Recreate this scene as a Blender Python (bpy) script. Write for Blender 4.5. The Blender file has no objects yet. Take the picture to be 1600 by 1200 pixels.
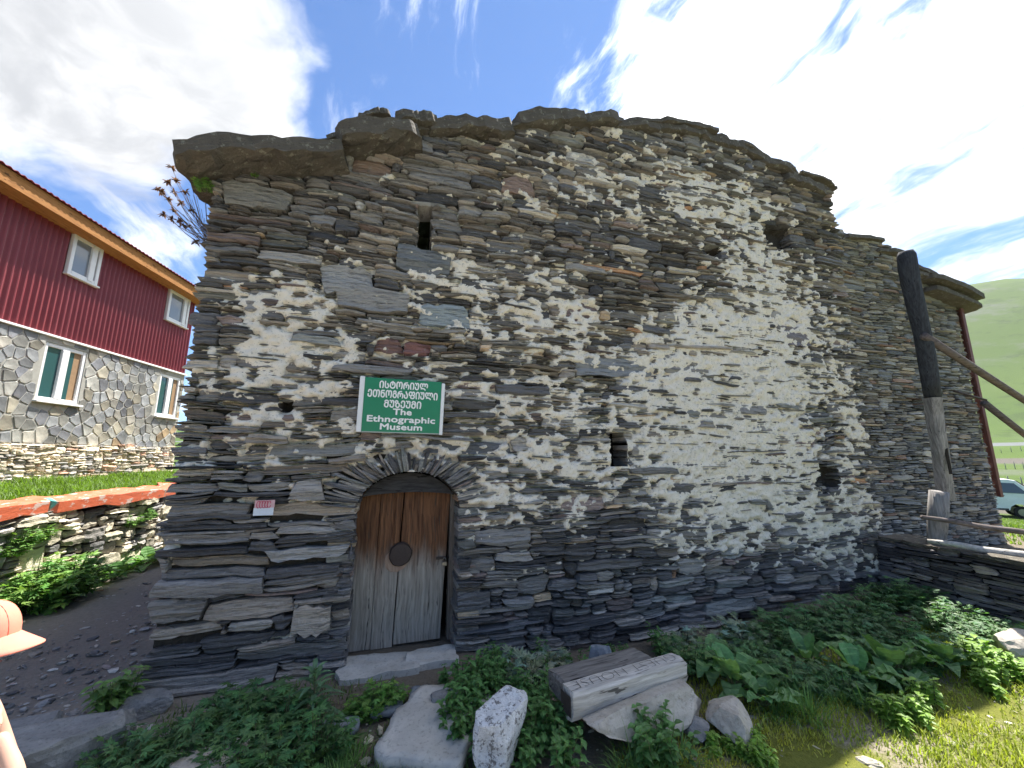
import bpy, bmesh, math, random
import numpy as np
from mathutils import Vector, Matrix, noise as mnoise

random.seed(7)
RS = np.random.RandomState(11)
scene = bpy.context.scene
COL = scene.collection

# ------------------------------------------------------------------ camera, sky, sun, exposure
FPX, PITCH, CAMZ = 620.0, math.radians(10.3), 1.6
cam_d = bpy.data.cameras.new('camera')
cam_d.sensor_width = 36.0
cam_d.lens = FPX / 1600.0 * 36.0
cam_d.clip_start, cam_d.clip_end = 0.05, 6000
cam = bpy.data.objects.new('camera', cam_d)
cam.location = (0, 0, CAMZ)
cam.rotation_euler = (math.pi / 2 + PITCH, 0, 0)
COL.objects.link(cam)
scene.camera = cam

SUN_EL, SUN_AZ = math.radians(64), math.radians(34)      # azimuth from +Y towards +X
SUN_DIR = Vector((math.sin(SUN_AZ) * math.cos(SUN_EL), math.cos(SUN_AZ) * math.cos(SUN_EL), math.sin(SUN_EL)))
sun_d = bpy.data.lights.new('sun', 'SUN')
sun_d.energy, sun_d.angle, sun_d.color = 2.7, math.radians(0.53), (1.0, 0.955, 0.88)
sun = bpy.data.objects.new('sun', sun_d)
sun.rotation_euler = (-SUN_DIR).to_track_quat('-Z', 'Y').to_euler()
sun.location = (8, 8, 20)
COL.objects.link(sun)

scene.view_settings.view_transform = 'Standard'
scene.view_settings.look = 'None'
scene.view_settings.gamma = 1
scene.view_settings.exposure = 2.3
scene.view_settings.use_curve_mapping = False
scene.cycles.max_bounces = 6
scene.cycles.diffuse_bounces = 3
scene.cycles.glossy_bounces = 2
scene.cycles.transmission_bounces = 4
scene.cycles.transparent_max_bounces = 4
scene.cycles.caustics_reflective = False
scene.cycles.caustics_refractive = False


class NT:
    """tiny helper around a node tree"""
    def __init__(self, tree):
        self.t = tree
        self.n = tree.nodes
        self.l = tree.links

    def add(self, kind, **kw):
        nd = self.n.new(kind)
        for k, v in kw.items():
            setattr(nd, k, v)
        return nd

    def put(self, sock, v):
        if v is None:
            return
        if isinstance(v, bpy.types.NodeSocket):
            self.l.new(v, sock)
        elif isinstance(v, (tuple, list)) and len(v) == 3 and sock.type == 'RGBA':
            sock.default_value = (*v, 1)
        else:
            sock.default_value = v

    def math(self, op, a, b=None, c=None, clamp=False):
        nd = self.add('ShaderNodeMath', operation=op, use_clamp=clamp)
        for i, v in enumerate((a, b, c)):
            self.put(nd.inputs[i], v)
        return nd.outputs[0]

    def vmath(self, op, a, b=None, scale=None):
        nd = self.add('ShaderNodeVectorMath', operation=op)
        self.put(nd.inputs[0], a)
        if b is not None:
            self.put(nd.inputs[1], b)
        if scale is not None:
            self.put(nd.inputs[3], scale)
        return nd.outputs[1] if op in ('DOT_PRODUCT', 'LENGTH', 'DISTANCE') else nd.outputs[0]

    def mix(self, f, a, b, mode='MIX'):
        nd = self.add('ShaderNodeMix', data_type='RGBA', blend_type=mode)
        nd.clamp_factor = True
        self.put(nd.inputs[0], f)
        self.put(nd.inputs[6], a)
        self.put(nd.inputs[7], b)
        return nd.outputs[2]

    def noise(self, vec, scale, detail=4, rough=0.55, dist=0.0, color=False):
        nd = self.add('ShaderNodeTexNoise')
        self.put(nd.inputs['Vector'], vec)
        nd.inputs['Scale'].default_value = scale
        nd.inputs['Detail'].default_value = detail
        nd.inputs['Roughness'].default_value = rough
        nd.inputs['Distortion'].default_value = dist
        return nd.outputs[1 if color else 0]

    def vor(self, vec, scale, feature='F1', out=0, rand=1.0):
        nd = self.add('ShaderNodeTexVoronoi', feature=feature)
        self.put(nd.inputs['Vector'], vec)
        nd.inputs['Scale'].default_value = scale
        nd.inputs['Randomness'].default_value = rand
        return nd.outputs[out]

    def ramp(self, f, stops, interp='LINEAR'):
        nd = self.add('ShaderNodeValToRGB')
        cr = nd.color_ramp
        cr.interpolation = interp
        while len(cr.elements) < len(stops):
            cr.elements.new(0.5)
        for e, (p, c) in zip(cr.elements, stops):
            e.position = p
            e.color = (c, c, c, 1) if isinstance(c, (int, float)) else (*c, 1)
        self.put(nd.inputs[0], f)
        return nd.outputs[0]

    def sstep(self, x, lo, hi):
        nd = self.add('ShaderNodeMapRange', interpolation_type='SMOOTHSTEP')
        self.put(nd.inputs[0], x)
        nd.inputs[1].default_value = lo
        nd.inputs[2].default_value = hi
        return nd.outputs[0]

    def scalev(self, vec, s):
        nd = self.add('ShaderNodeMapping')
        self.put(nd.inputs[0], vec)
        nd.inputs['Scale'].default_value = s
        return nd.outputs[0]

    def attr(self, name, out='Color'):
        nd = self.add('ShaderNodeAttribute', attribute_name=name)
        return nd.outputs[out]

    def coord(self, which='Object'):
        return self.add('ShaderNodeTexCoord').outputs[which]


# ---- pixel (1600x1200 of the photograph) to rays, used to read real positions off known planes
def ray(x, y):
    a = (x - 800) / FPX
    b = (600 - y) / FPX
    return np.array([a, math.cos(PITCH) - b * math.sin(PITCH), b * math.cos(PITCH) + math.sin(PITCH)])


CAMP = np.array([0, 0, CAMZ])


def on_z(x, y, z=0.0):
    r = ray(x, y)
    return CAMP + r * ((z - CAMZ) / r[2])


def at_t(x, y, t):
    return CAMP + ray(x, y) * t


def world_sky():
    w = bpy.data.worlds.new('World')
    scene.world = w
    w.use_nodes = True
    g = NT(w.node_tree)
    g.n.clear()
    out = g.add('ShaderNodeOutputWorld')
    bg = g.add('ShaderNodeBackground')
    g.l.new(bg.outputs[0], out.inputs[0])
    bg.inputs[1].default_value = 0.085
    sky = g.add('ShaderNodeTexSky', sky_type='NISHITA')
    sky.sun_disc = False
    sky.sun_elevation = SUN_EL
    sky.sun_rotation = SUN_AZ
    sky.altitude = 2100
    sky.air_density = 1.0
    sky.dust_density = 0.15
    sky.ozone_density = 2.0
    d = g.vmath('NORMALIZE', g.coord('Generated'))
    sep = g.add('ShaderNodeSeparateXYZ')
    g.put(sep.inputs[0], d)
    zc = g.math('MAXIMUM', sep.outputs[2], 0.0)
    den = g.math('ADD', zc, 0.22)
    comb = g.add('ShaderNodeCombineXYZ')
    g.put(comb.inputs[0], g.math('DIVIDE', sep.outputs[0], den))
    g.put(comb.inputs[1], g.math('DIVIDE', sep.outputs[1], den))
    p = comb.outputs[0]
    # cumulus layer, warped for billowy edges
    wv = g.vmath('SCALE', g.noise(p, 2.2, 3, 0.5, color=True), scale=0.35)
    pc = g.vmath('ADD', p, wv)
    n1 = g.noise(pc, 1.15, 9, 0.56)
    # where the weather is: banks of cloud around fixed directions in the sky
    def bank(px, py, lo, hi):
        r = ray(px, py)
        r = r / np.linalg.norm(r)
        return g.sstep(g.vmath('DOT_PRODUCT', d, tuple(r)), lo, hi)
    left = bank(150, 60, 0.925, 0.992)
    clear = bank(180, 385, 0.965, 0.990)
    puff = bank(130, 300, 0.985, 0.9985)
    puff2 = bank(290, 430, 0.998, 0.9998)
    wisp = bank(640, 125, 0.992, 0.9995)
    blue = bank(760, 110, 0.955, 0.985)
    behind = g.sstep(sep.outputs[1], 0.15, -0.25)  # extra cloud laid behind the camera, out of view
    c = g.math('ADD', n1, g.math('MULTIPLY', left, 0.24))
    c = g.math('ADD', c, g.math('MULTIPLY', puff, 0.17))
    c = g.math('ADD', c, g.math('MULTIPLY', puff2, 0.13))
    c = g.math('ADD', c, g.math('MULTIPLY', wisp, 0.11))
    c = g.math('SUBTRACT', c, g.math('MULTIPLY', blue, 0.10))
    c = g.math('SUBTRACT', c, g.math('MULTIPLY', clear, 0.15))
    c = g.math('ADD', c, g.math('MULTIPLY', behind, 0.04))
    cum = g.sstep(c, 0.61, 0.74)
    # thin streaky high cloud towards the sun
    rot = g.add('ShaderNodeVectorRotate', rotation_type='Z_AXIS')
    g.put(rot.inputs['Vector'], g.vmath('ADD', p, g.vmath('SCALE', g.noise(p, 3.0, 3, 0.5, color=True), scale=0.22)))
    rot.inputs['Angle'].default_value = math.radians(-18)
    ps = g.scalev(rot.outputs[0], (2.6, 0.75, 1))
    n2 = g.noise(ps, 1.7, 8, 0.62)
    veil = bank(1330, 120, 0.62, 0.92)
    ci = g.sstep(g.math('ADD', n2, g.math('SUBTRACT', g.math('MULTIPLY', veil, 0.17), g.math('MULTIPLY', blue, 0.10))), 0.53, 0.76)
    sd = g.vmath('DOT_PRODUCT', d, tuple(SUN_DIR))
    glow = g.math('POWER', g.math('MAXIMUM', sd, 0.0), 9.0)
    dens = g.math('MAXIMUM', cum, g.math('MULTIPLY', ci, 0.93))
    n3 = g.noise(g.vmath('ADD', pc, (0.13, -0.1, 0.0)), 2.1, 8, 0.62)
    shade = g.sstep(g.math('ADD', n3, g.math('MULTIPLY', g.math('SUBTRACT', c, 0.62), 1.1)), 0.38, 0.72)
    ccol = g.mix(g.math('MULTIPLY', shade, 0.9), (4.0, 3.97, 3.92), (1.45, 1.5, 1.58))
    ccol = g.mix(g.math('MULTIPLY', glow, 1.0), ccol, (16.0, 15.9, 15.5))
    bright = g.mix(1.0, sky.outputs[0], (0.32, 0.45, 0.57), 'MULTIPLY')
    col = g.mix(dens, bright, ccol)
    g.put(bg.inputs[0], col)


world_sky()

# ------------------------------------------------------------------ helpers
def empty(name, loc=(0, 0, 0), rz=0.0, parent=None):
    o = bpy.data.objects.new(name, None)
    o.empty_display_size = 0.1
    o.location = loc
    o.rotation_euler = (0, 0, rz)
    COL.objects.link(o)
    o.parent = parent
    return o


def tag(o, label=None, cat=None, group=None, kind=None):
    if label:
        o['label'] = label
    if cat:
        o['category'] = cat
    if group:
        o['group'] = group
    if kind:
        o['kind'] = kind
    return o


def mesh_obj(name, V, F, mat, parent=None, attrs=None, smooth=False, loc=None):
    """V (n,3); F list of tuples, or int array (m,3|4)"""
    me = bpy.data.meshes.new(name)
    V = np.asarray(V, dtype=np.float32)
    if isinstance(F, np.ndarray):
        m, k = F.shape
        me.vertices.add(len(V))
        me.vertices.foreach_set('co', V.ravel())
        me.loops.add(m * k)
        me.loops.foreach_set('vertex_index', F.astype(np.int32).ravel())
        me.polygons.add(m)
        me.polygons.foreach_set('loop_start', np.arange(0, m * k, k, dtype=np.int32))
        me.update(calc_edges=True)
    else:
        me.from_pydata([tuple(v) for v in V.tolist()], [], F)
    me.polygons.foreach_set('use_smooth', np.full(len(me.polygons), smooth, dtype=bool))
    for nm, arr in (attrs or {}).items():
        arr = np.asarray(arr, dtype=np.float32)
        if arr.ndim == 2:
            if arr.shape[1] == 3:
                arr = np.concatenate([arr, np.ones((len(arr), 1), np.float32)], 1)
            a = me.attributes.new(nm, 'FLOAT_COLOR', 'POINT')
            a.data.foreach_set('color', arr.ravel())
        else:
            a = me.attributes.new(nm, 'FLOAT', 'POINT')
            a.data.foreach_set('value', arr)
    me.validate(clean_customdata=False)
    me.update()
    me.materials.append(mat)
    o = bpy.data.objects.new(name, me)
    COL.objects.link(o)
    o.parent = parent
    if loc is not None:
        o.location = loc
    return o


class MB:
    """collects verts and faces for one mesh"""
    def __init__(self):
        self.v, self.f, self.c = [], [], []

    def add(self, V, F, col=None):
        b = len(self.v)
        self.v.extend([tuple(map(float, p)) for p in V])
        self.f.extend([tuple(i + b for i in f) for f in F])
        self.c.extend([col or (1, 1, 1)] * len(V))
        return self

    def box(self, lo, hi, col=None, bev=0.0, M=None):
        bm = bmesh.new()
        bmesh.ops.create_cube(bm, size=1)
        s = [hi[i] - lo[i] for i in range(3)]
        c = [(hi[i] + lo[i]) / 2 for i in range(3)]
        for v in bm.verts:
            v.co = Vector((v.co.x * s[0] + c[0], v.co.y * s[1] + c[1], v.co.z * s[2] + c[2]))
        if bev:
            bmesh.ops.bevel(bm, geom=bm.edges[:], offset=bev, segments=1, affect='EDGES')
        if M is not None:
            bm.transform(M)
        bm.verts.ensure_lookup_table()
        self.add([v.co for v in bm.verts], [[v.index for v in f.verts] for f in bm.faces], col)
        bm.free()
        return self

    def tube(self, pts, rad, n=8, col=None, cap=True):
        """sweep a ring along pts; rad scalar or list"""
        pts = [Vector(p) for p in pts]
        rads = rad if isinstance(rad, (list, tuple)) else [rad] * len(pts)
        V, F = [], []
        up = Vector((0.13, 0.21, 0.97))
        for i, p in enumerate(pts):
            t = (pts[min(i + 1, len(pts) - 1)] - pts[max(i - 1, 0)]).normalized()
            if abs(t.dot(up)) > 0.95:
                up = Vector((0.97, 0.1, 0.2))
            a = t.cross(up).normalized()
            b = t.cross(a)
            for k in range(n):
                th = 2 * math.pi * k / n
                V.append(p + (a * math.cos(th) + b * math.sin(th)) * rads[i])
        for i in range(len(pts) - 1):
            for k in range(n):
                k2 = (k + 1) % n
                F.append((i * n + k, i * n + k2, (i + 1) * n + k2, (i + 1) * n + k))
        if cap:
            F.append(tuple(range(n))[::-1])
            F.append(tuple(range((len(pts) - 1) * n, len(pts) * n)))
        return self.add(V, F, col)

    def build(self, name, mat, parent=None, smooth=False, loc=None, attr=None):
        return mesh_obj(name, self.v, self.f, mat, parent, {attr: self.c} if attr else None, smooth, loc)


def copy_tree(o, parent=None):
    c = o.copy()
    COL.objects.link(c)
    c.parent = parent
    for ch in list(o.children):
        copy_tree(ch, c)
    return c


# ---- numpy lattice noise
def _h(ix, iy, iz, seed):
    n = (ix * 374761393 + iy * 668265263 + iz * 2147483647 + seed * 974711) & 0x7fffffff
    n = ((n ^ (n >> 13)) * 1274126177) & 0x7fffffff
    n = ((n ^ (n >> 15)) * 2246822519) & 0x7fffffff
    return (n & 0xffff) / 32767.5 - 1.0


def vnoise(x, y, z=0.0, seed=0):
    x, y, z = np.broadcast_arrays(np.asarray(x, float), np.asarray(y, float), np.asarray(z, float))
    fx, fy, fz = np.floor(x), np.floor(y), np.floor(z)
    ix, iy, iz = fx.astype(np.int64), fy.astype(np.int64), fz.astype(np.int64)
    x, y, z = x - fx, y - fy, z - fz
    x, y, z = x * x * (3 - 2 * x), y * y * (3 - 2 * y), z * z * (3 - 2 * z)
    r = 0
    for a in (0, 1):
        for b in (0, 1):
            for c in (0, 1):
                wgt = (x if a else 1 - x) * (y if b else 1 - y) * (z if c else 1 - z)
                r = r + wgt * _h(ix + a, iy + b, iz + c, seed)
    return r


def fbm(x, y, z=0.0, seed=0, oct=4, gain=0.5):
    s, amp, tot = 0, 1.0, 0
    for o in range(oct):
        k = 2.03 ** o
        s = s + amp * vnoise(np.asarray(x) * k, np.asarray(y) * k, np.asarray(z) * k, seed + o * 17)
        tot += amp
        amp *= gain
    return s / tot


def smooth01(x, lo, hi):
    t = np.clip((np.asarray(x, float) - lo) / (hi - lo), 0, 1)
    return t * t * (3 - 2 * t)


class Frame:
    """an upright wall plane: local x along it, local -y outwards, z up"""
    def __init__(self, origin, ang):
        self.o = np.array(origin, float)
        self.a = ang
        self.U = np.array([math.cos(ang), math.sin(ang), 0])
        self.N = np.array([math.sin(ang), -math.cos(ang), 0])

    def uz(self, px, py, off=0.0):
        r = ray(px, py)
        t = ((self.o + self.N * off - CAMP) @ self.N) / (r @ self.N)
        p = CAMP + r * t
        return float((p - self.o) @ self.U), float(p[2] - self.o[2])

    def world(self, u, off, z):
        return self.o + self.U * u + self.N * off + np.array([0, 0, z])


# ------------------------------------------------------------------ materials
def mat_new(name):
    m = bpy.data.materials.new(name)
    m.use_nodes = True
    g = NT(m.node_tree)
    b = g.n['Principled BSDF']
    return m, g, b


def bump(g, b, h, strength=0.5, dist=0.01):
    nd = g.add('ShaderNodeBump')
    nd.inputs['Strength'].default_value = strength
    nd.inputs['Distance'].default_value = dist
    g.put(nd.inputs['Height'], h)
    g.put(b.inputs['Normal'], nd.outputs[0])


def m_slate(name, strat=(9, 9, 75), bstr=0.8, lich=0.5):
    m, g, b = mat_new(name)
    co = g.coord('Object')
    tint = g.attr('tint')
    wob = g.vmath('ADD', co, g.vmath('SCALE', g.noise(co, 6, 2, 0.5, color=True), scale=0.03))
    lam = g.noise(g.scalev(wob, strat), 1.0, 5, 0.65)
    fine = g.noise(co, 70, 4, 0.6)
    big = g.noise(co, 11, 4, 0.6)
    k = g.math('MULTIPLY', g.math('ADD', g.math('MULTIPLY', lam, 1.3), g.math('MULTIPLY', fine, 0.55)), 1.08)
    c = g.mix(1.0, tint, g.ramp(k, [(0.40, 0.42), (0.66, 1.0), (0.95, 2.3)]), 'MULTIPLY')
    # rusty bloom and pale grey lichen with shapes of their own
    c = g.mix(g.math('MULTIPLY', g.sstep(big, 0.62, 0.76), 0.3), c, (0.16, 0.11, 0.07))
    l2 = g.noise(co, 24, 5, 0.7)
    c = g.mix(g.math('MULTIPLY', g.sstep(l2, 0.60, 0.70), lich), c, (0.36, 0.36, 0.33))
    vein = g.noise(g.scalev(wob, (5, 5, 130)), 1.0, 3, 0.5)
    c = g.mix(g.math('MULTIPLY', g.sstep(vein, 0.66, 0.74), 0.5), c, (0.42, 0.41, 0.38))
    g.put(b.inputs['Base Color'], c)
    b.inputs['Roughness'].default_value = 0.6
    b.inputs['Specular IOR Level'].default_value = 0.45
    crack = g.noise(g.scalev(wob, (strat[0] * 0.55, strat[1] * 0.55, strat[2] * 2.1)), 1.0, 3, 0.55)
    split = g.math('MULTIPLY', g.sstep(crack, 0.44, 0.36), -0.8)
    bump(g, b, g.math('ADD', g.math('ADD', lam, split), g.math('MULTIPLY', fine, 0.5)), bstr, 0.022)
    return m


def m_lime():
    m, g, b = mat_new('lime_mortar')
    co = g.coord('Object')
    lime = g.attr('lime', 'Fac')
    n = g.noise(co, 3.2, 5, 0.6)
    f = g.noise(co, 45, 5, 0.7)
    c = g.mix(g.sstep(n, 0.35, 0.7), (0.88, 0.80, 0.665), (0.80, 0.74, 0.635))
    c = g.mix(g.math('MULTIPLY', g.sstep(g.noise(co, 7.5, 6, 0.72), 0.56, 0.70), 0.55), c, (0.30, 0.285, 0.26))
    c = g.mix(g.math('MULTIPLY', g.sstep(f, 0.55, 0.66), 0.6), c, (0.27, 0.25, 0.22))
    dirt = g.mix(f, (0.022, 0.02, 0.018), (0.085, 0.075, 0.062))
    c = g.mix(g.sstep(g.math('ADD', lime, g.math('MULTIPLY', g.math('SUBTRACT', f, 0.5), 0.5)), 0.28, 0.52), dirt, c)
    g.put(b.inputs['Base Color'], c)
    b.inputs['Roughness'].default_value = 0.92
    b.inputs['Specular IOR Level'].default_value = 0.15
    bump(g, b, g.math('ADD', f, g.math('MULTIPLY', g.noise(co, 130, 3, 0.6), 0.4)), 0.9, 0.014)
    return m


def m_wood(name, c1, c2, grain=(70, 70, 3.0), bstr=0.6, top=None):
    m, g, b = mat_new(name)
    co = g.coord('Object')
    w = g.vmath('ADD', co, g.vmath('SCALE', g.noise(co, 3, 2, 0.5, color=True), scale=0.05))
    gr = g.noise(g.scalev(w, grain), 1.0, 6, 0.62)
    c = g.mix(g.ramp(gr, [(0.3, 0.0), (0.72, 1.0)]), c1, c2)
    if top:
        z = g.add('ShaderNodeSeparateXYZ')
        g.put(z.inputs[0], co)
        zz = g.math('ADD', z.outputs[2], g.math('MULTIPLY', g.noise(g.scalev(co, (9, 9, 1.6)), 1.0, 4, 0.6), 0.5))
        k = g.sstep(zz, top[0], top[1])
        ct = g.mix(g.ramp(gr, [(0.3, 0.0), (0.7, 1.0)]), top[2], top[3])
        c = g.mix(k, c, ct)
    c = g.mix(g.sstep(g.noise(g.scalev(w, (grain[0] * 1.6, grain[1] * 1.6, grain[2] * 0.7)), 1.0, 3, 0.5), 0.63, 0.70), c, tuple(0.35 * x for x in c1))
    g.put(b.inputs['Base Color'], c)
    b.inputs['Roughness'].default_value = 0.8
    b.inputs['Specular IOR Level'].default_value = 0.25
    bump(g, b, gr, bstr, 0.008)
    return m


def m_plain(name, c, rough=0.6, spec=0.4, var=0.25, scale=18, metal=0.0, bstr=0.15):
    m, g, b = mat_new(name)
    co = g.coord('Object')
    n = g.noise(co, scale, 5, 0.65)
    g.put(b.inputs['Base Color'], g.mix(n, tuple(x * (1 - var) for x in c), tuple(min(1, x * (1 + var)) for x in c)))
    g.put(b.inputs['Roughness'], g.math('ADD', g.math('MULTIPLY', n, 0.25), rough - 0.12))
    b.inputs['Specular IOR Level'].default_value = spec
    b.inputs['Metallic'].default_value = metal
    if bstr:
        bump(g, b, n, bstr, 0.006)
    return m


def m_rock(name, c1, c2, spots=None, bstr=0.7, scale=9):
    m, g, b = mat_new(name)
    co = g.coord('Object')
    n = g.noise(co, scale, 7, 0.62, 0.4)
    f = g.noise(co, scale * 9, 4, 0.65)
    c = g.mix(g.ramp(n, [(0.3, 0.0), (0.72, 1.0)]), c1, c2)
    c = g.mix(g.math('MULTIPLY', g.sstep(f, 0.5, 0.72), 0.5), c, tuple(0.45 * x for x in c1))
    if spots:
        c = g.mix(g.math('MULTIPLY', g.sstep(g.noise(co, scale * 2.4, 6, 0.75), spots[0], spots[0] + 0.06), spots[2]), c, spots[1])
    g.put(b.inputs['Base Color'], c)
    b.inputs['Roughness'].default_value = 0.82
    b.inputs['Specular IOR Level'].default_value = 0.25
    bump(g, b, g.math('ADD', n, g.math('MULTIPLY', f, 0.35)), bstr, 0.02)
    return m


def m_leaf(name, trans=0.32, rough=0.5):
    m, g, b = mat_new(name)
    tint = g.attr('tint')
    co = g.coord('Object')
    n = g.noise(co, 28, 3, 0.6)
    c = g.mix(1.0, tint, g.ramp(n, [(0.25, 1.05), (0.75, 1.95)]), 'MULTIPLY')
    g.put(b.inputs['Base Color'], c)
    b.inputs['Roughness'].default_value = rough
    b.inputs['Specular IOR Level'].default_value = 0.4
    tr = g.add('ShaderNodeBsdfTranslucent')
    g.put(tr.inputs[0], g.mix(1.0, c, (1.5, 1.6, 0.7), 'MULTIPLY'))
    mx = g.add('ShaderNodeMixShader')
    mx.inputs[0].default_value = trans
    g.l.new(b.outputs[0], mx.inputs[1])
    g.l.new(tr.outputs[0], mx.inputs[2])
    g.l.new(mx.outputs[0], g.n['Material Output'].inputs[0])
    return m


def m_paint(name, c, rough=0.4, chips=0.0):
    m, g, b = mat_new(name)
    co = g.coord('Object')
    n = g.noise(co, 5, 6, 0.65)
    col = g.mix(n, tuple(0.82 * x for x in c), tuple(min(1, 1.12 * x) for x in c))
    if chips:
        col = g.mix(g.math('MULTIPLY', g.sstep(g.noise(co, 16, 6, 0.7), 0.60, 0.64), chips), col, (0.3, 0.26, 0.22))
    g.put(b.inputs['Base Color'], col)
    b.inputs['Roughness'].default_value = rough
    return m


def m_glass(name, c=(0.03, 0.05, 0.06)):
    m, g, b = mat_new(name)
    g.put(b.inputs['Base Color'], c)
    b.inputs['Roughness'].default_value = 0.04
    b.inputs['Specular IOR Level'].default_value = 0.8
    bump(g, b, g.noise(g.coord('Object'), 1.6, 2, 0.4), 0.05, 0.05)
    return m


def m_slab_stone():
    m, g, b = mat_new('roof_slab_stone')
    co = g.coord('Object')
    lam = g.noise(g.scalev(co, (5, 5, 60)), 1.0, 5, 0.65)
    n = g.noise(co, 6, 7, 0.66)
    f = g.noise(co, 60, 4, 0.7)
    c = g.mix(n, (0.07, 0.062, 0.05), (0.20, 0.175, 0.14))
    c = g.mix(g.math('MULTIPLY', g.sstep(lam, 0.56, 0.70), 0.5), c, (0.27, 0.25, 0.21))
    c = g.mix(g.math('MULTIPLY', g.sstep(g.noise(co, 17, 6, 0.72), 0.57, 0.64), 0.7), c, (0.33, 0.32, 0.25))
    c = g.mix(g.math('MULTIPLY', g.sstep(f, 0.58, 0.7), 0.6), c, (0.04, 0.035, 0.03))
    g.put(b.inputs['Base Color'], c)
    b.inputs['Roughness'].default_value = 0.85
    b.inputs['Specular IOR Level'].default_value = 0.2
    bump(g, b, g.math('ADD', g.math('MULTIPLY', lam, 1.2), g.math('ADD', n, g.math('MULTIPLY', f, 0.5))), 1.0, 0.03)
    return m


M_SLATE = m_slate('slate', (8, 8, 85), 1.0)
M_SLATE_ANNEX = m_slate('slate_annex', (7, 7, 55), 0.7, 0.6)
M_RUBBLE = m_slate('rubble', (9, 9, 18), 0.7, 0.35)
M_LIME = m_lime()
M_ROOFSLAB = m_slab_stone()
M_DARK = m_plain('unlit_dark', (0.018, 0.016, 0.015), 0.95, 0.05)  # near-black: the darkness of unlit depths is put into the colour
M_DOOR = m_wood('door_wood', (0.19, 0.165, 0.135), (0.46, 0.415, 0.35), (60, 60, 2.4), 0.7, (0.78, 1.12, (0.045, 0.019, 0.011), (0.24, 0.115, 0.055)))
M_GREYWOOD = m_wood('grey_wood', (0.32, 0.295, 0.26), (0.66, 0.62, 0.56), (3.0, 55, 55), 0.7)
M_GREYPOST = m_wood('grey_post', (0.13, 0.12, 0.115), (0.36, 0.34, 0.325), (55, 55, 2.5), 0.7)
M_CHAR = m_wood('charred_wood', (0.016, 0.018, 0.022), (0.06, 0.065, 0.075), (50, 50, 2.5), 0.8)
M_LINTEL = m_wood('lintel_wood', (0.022, 0.021, 0.022), (0.075, 0.072, 0.072), (6, 60, 60), 0.5)
M_POLE = m_wood('pole_wood', (0.075, 0.06, 0.055), (0.20, 0.165, 0.15), (4, 40, 40), 0.5)
M_BIRCH = m_wood('bare_pole', (0.30, 0.28, 0.25), (0.62, 0.59, 0.54), (3, 40, 40), 0.5)
M_IRON = m_plain('rusty_iron', (0.055, 0.04, 0.035), 0.6, 0.5, 0.5, 40, 0.4, 0.4)
M_STEEL = m_plain('worn_steel', (0.32, 0.30, 0.26), 0.4, 0.5, 0.3, 60, 0.9, 0.1)
M_RUSTRED = m_paint('rust_red_paint', (0.16, 0.055, 0.04), 0.6, 0.4)
M_GREEN = m_paint('sign_green', (0.004, 0.215, 0.105), 0.35)
M_WHITE = m_paint('white_paint', (0.80, 0.80, 0.79), 0.4)
M_LETTER = m_paint('letter_white', (0.86, 0.86, 0.84), 0.4)
M_CUTSHADE = m_plain('groove_shade', (0.03, 0.026, 0.022), 0.9, 0.1)  # near-black colour standing in for the shade inside cut grooves
M_GLASS = m_glass('window_glass')
M_LEAF = m_leaf('leaf')
M_GRASS = m_leaf('grass_blade', 0.38, 0.55)
M_STEM = m_plain('stem', (0.10, 0.11, 0.05), 0.7, 0.2)
M_DRYSTEM = m_plain('dry_stem', (0.13, 0.085, 0.05), 0.8, 0.1)

# ------------------------------------------------------------------ masonry
def pack(u0, u1, zb, ztop, lens, thks, rs, res=0.01, tol=0.012):
    """lay stones like a mason: always on the lowest spot of the wall so far. ztop(u) array function"""
    n = int((u1 - u0) / res)
    us = u0 + (np.arange(n) + 0.5) * res
    top = ztop(us)
    H = np.full(n, zb) + 0.015 * vnoise(us * 2.0, 3.3, 0, 5)
    out = []
    for _ in range(20000):
        Hm = np.where(H >= top - 0.004, 1e9, H)
        i = int(np.argmin(Hm))
        if Hm[i] > 1e8:
            break
        h = H[i]
        l = i
        while l > 0 and Hm[l - 1] <= h + tol:
            l -= 1
        r = i
        while r < n - 1 and Hm[r + 1] <= h + tol:
            r += 1
        w = (r - l + 1) * res
        L = lens(us[i], h, rs)
        if w <= L * 1.35:
            a, b = l, r
        else:
            k = max(2, int(L / res))
            if rs.rand() < 0.5:
                a, b = l, min(r, l + k)
            else:
                a, b = max(l, r - k), r
        base = H[a:b + 1].max()
        wid = (b - a + 1) * res
        t = thks(us[i], h, wid, rs)
        if wid < 0.07:
            nb = [H[a - 1] if a > 0 else 1e9, H[b + 1] if b < n - 1 else 1e9]
            t = min(max(min(nb) - base, 0.012), 0.09)
        else:
            for q in ((a - 1), (b + 1)):
                if 0 <= q < n and abs(base + t - H[q]) < 0.014 and H[q] > base + 0.012:
                    t = H[q] - base
        out.append([u0 + a * res, u0 + (b + 1) * res, base, base + t])
        H[a:b + 1] = base + t
    return out


def trim(stones, rects, minw=0.035):
    """cut stones back to the side of openings; rect = (f(zmid) -> (ua, ub) or None)"""
    res = []
    for s in stones:
        parts = [list(s)]
        for f in rects:
            nxt = []
            for q in parts:
                iv = f((q[2] + q[3]) / 2, q)
                if iv is None or iv[1] <= q[0] or iv[0] >= q[1]:
                    nxt.append(q)
                    continue
                if iv[0] - q[0] > minw:
                    nxt.append([q[0], iv[0]] + q[2:])
                if q[1] - iv[1] > minw:
                    nxt.append([iv[1], q[1]] + q[2:])
            parts = nxt
        res += parts
    return res


def rect_cut(ua, ub, za, zb, thr=0.3):
    def f(zm, q):
        lo, hi = max(q[2], za), min(q[3], zb)
        return (ua, ub) if hi - lo > thr * (q[3] - q[2]) else None
    return f


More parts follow.
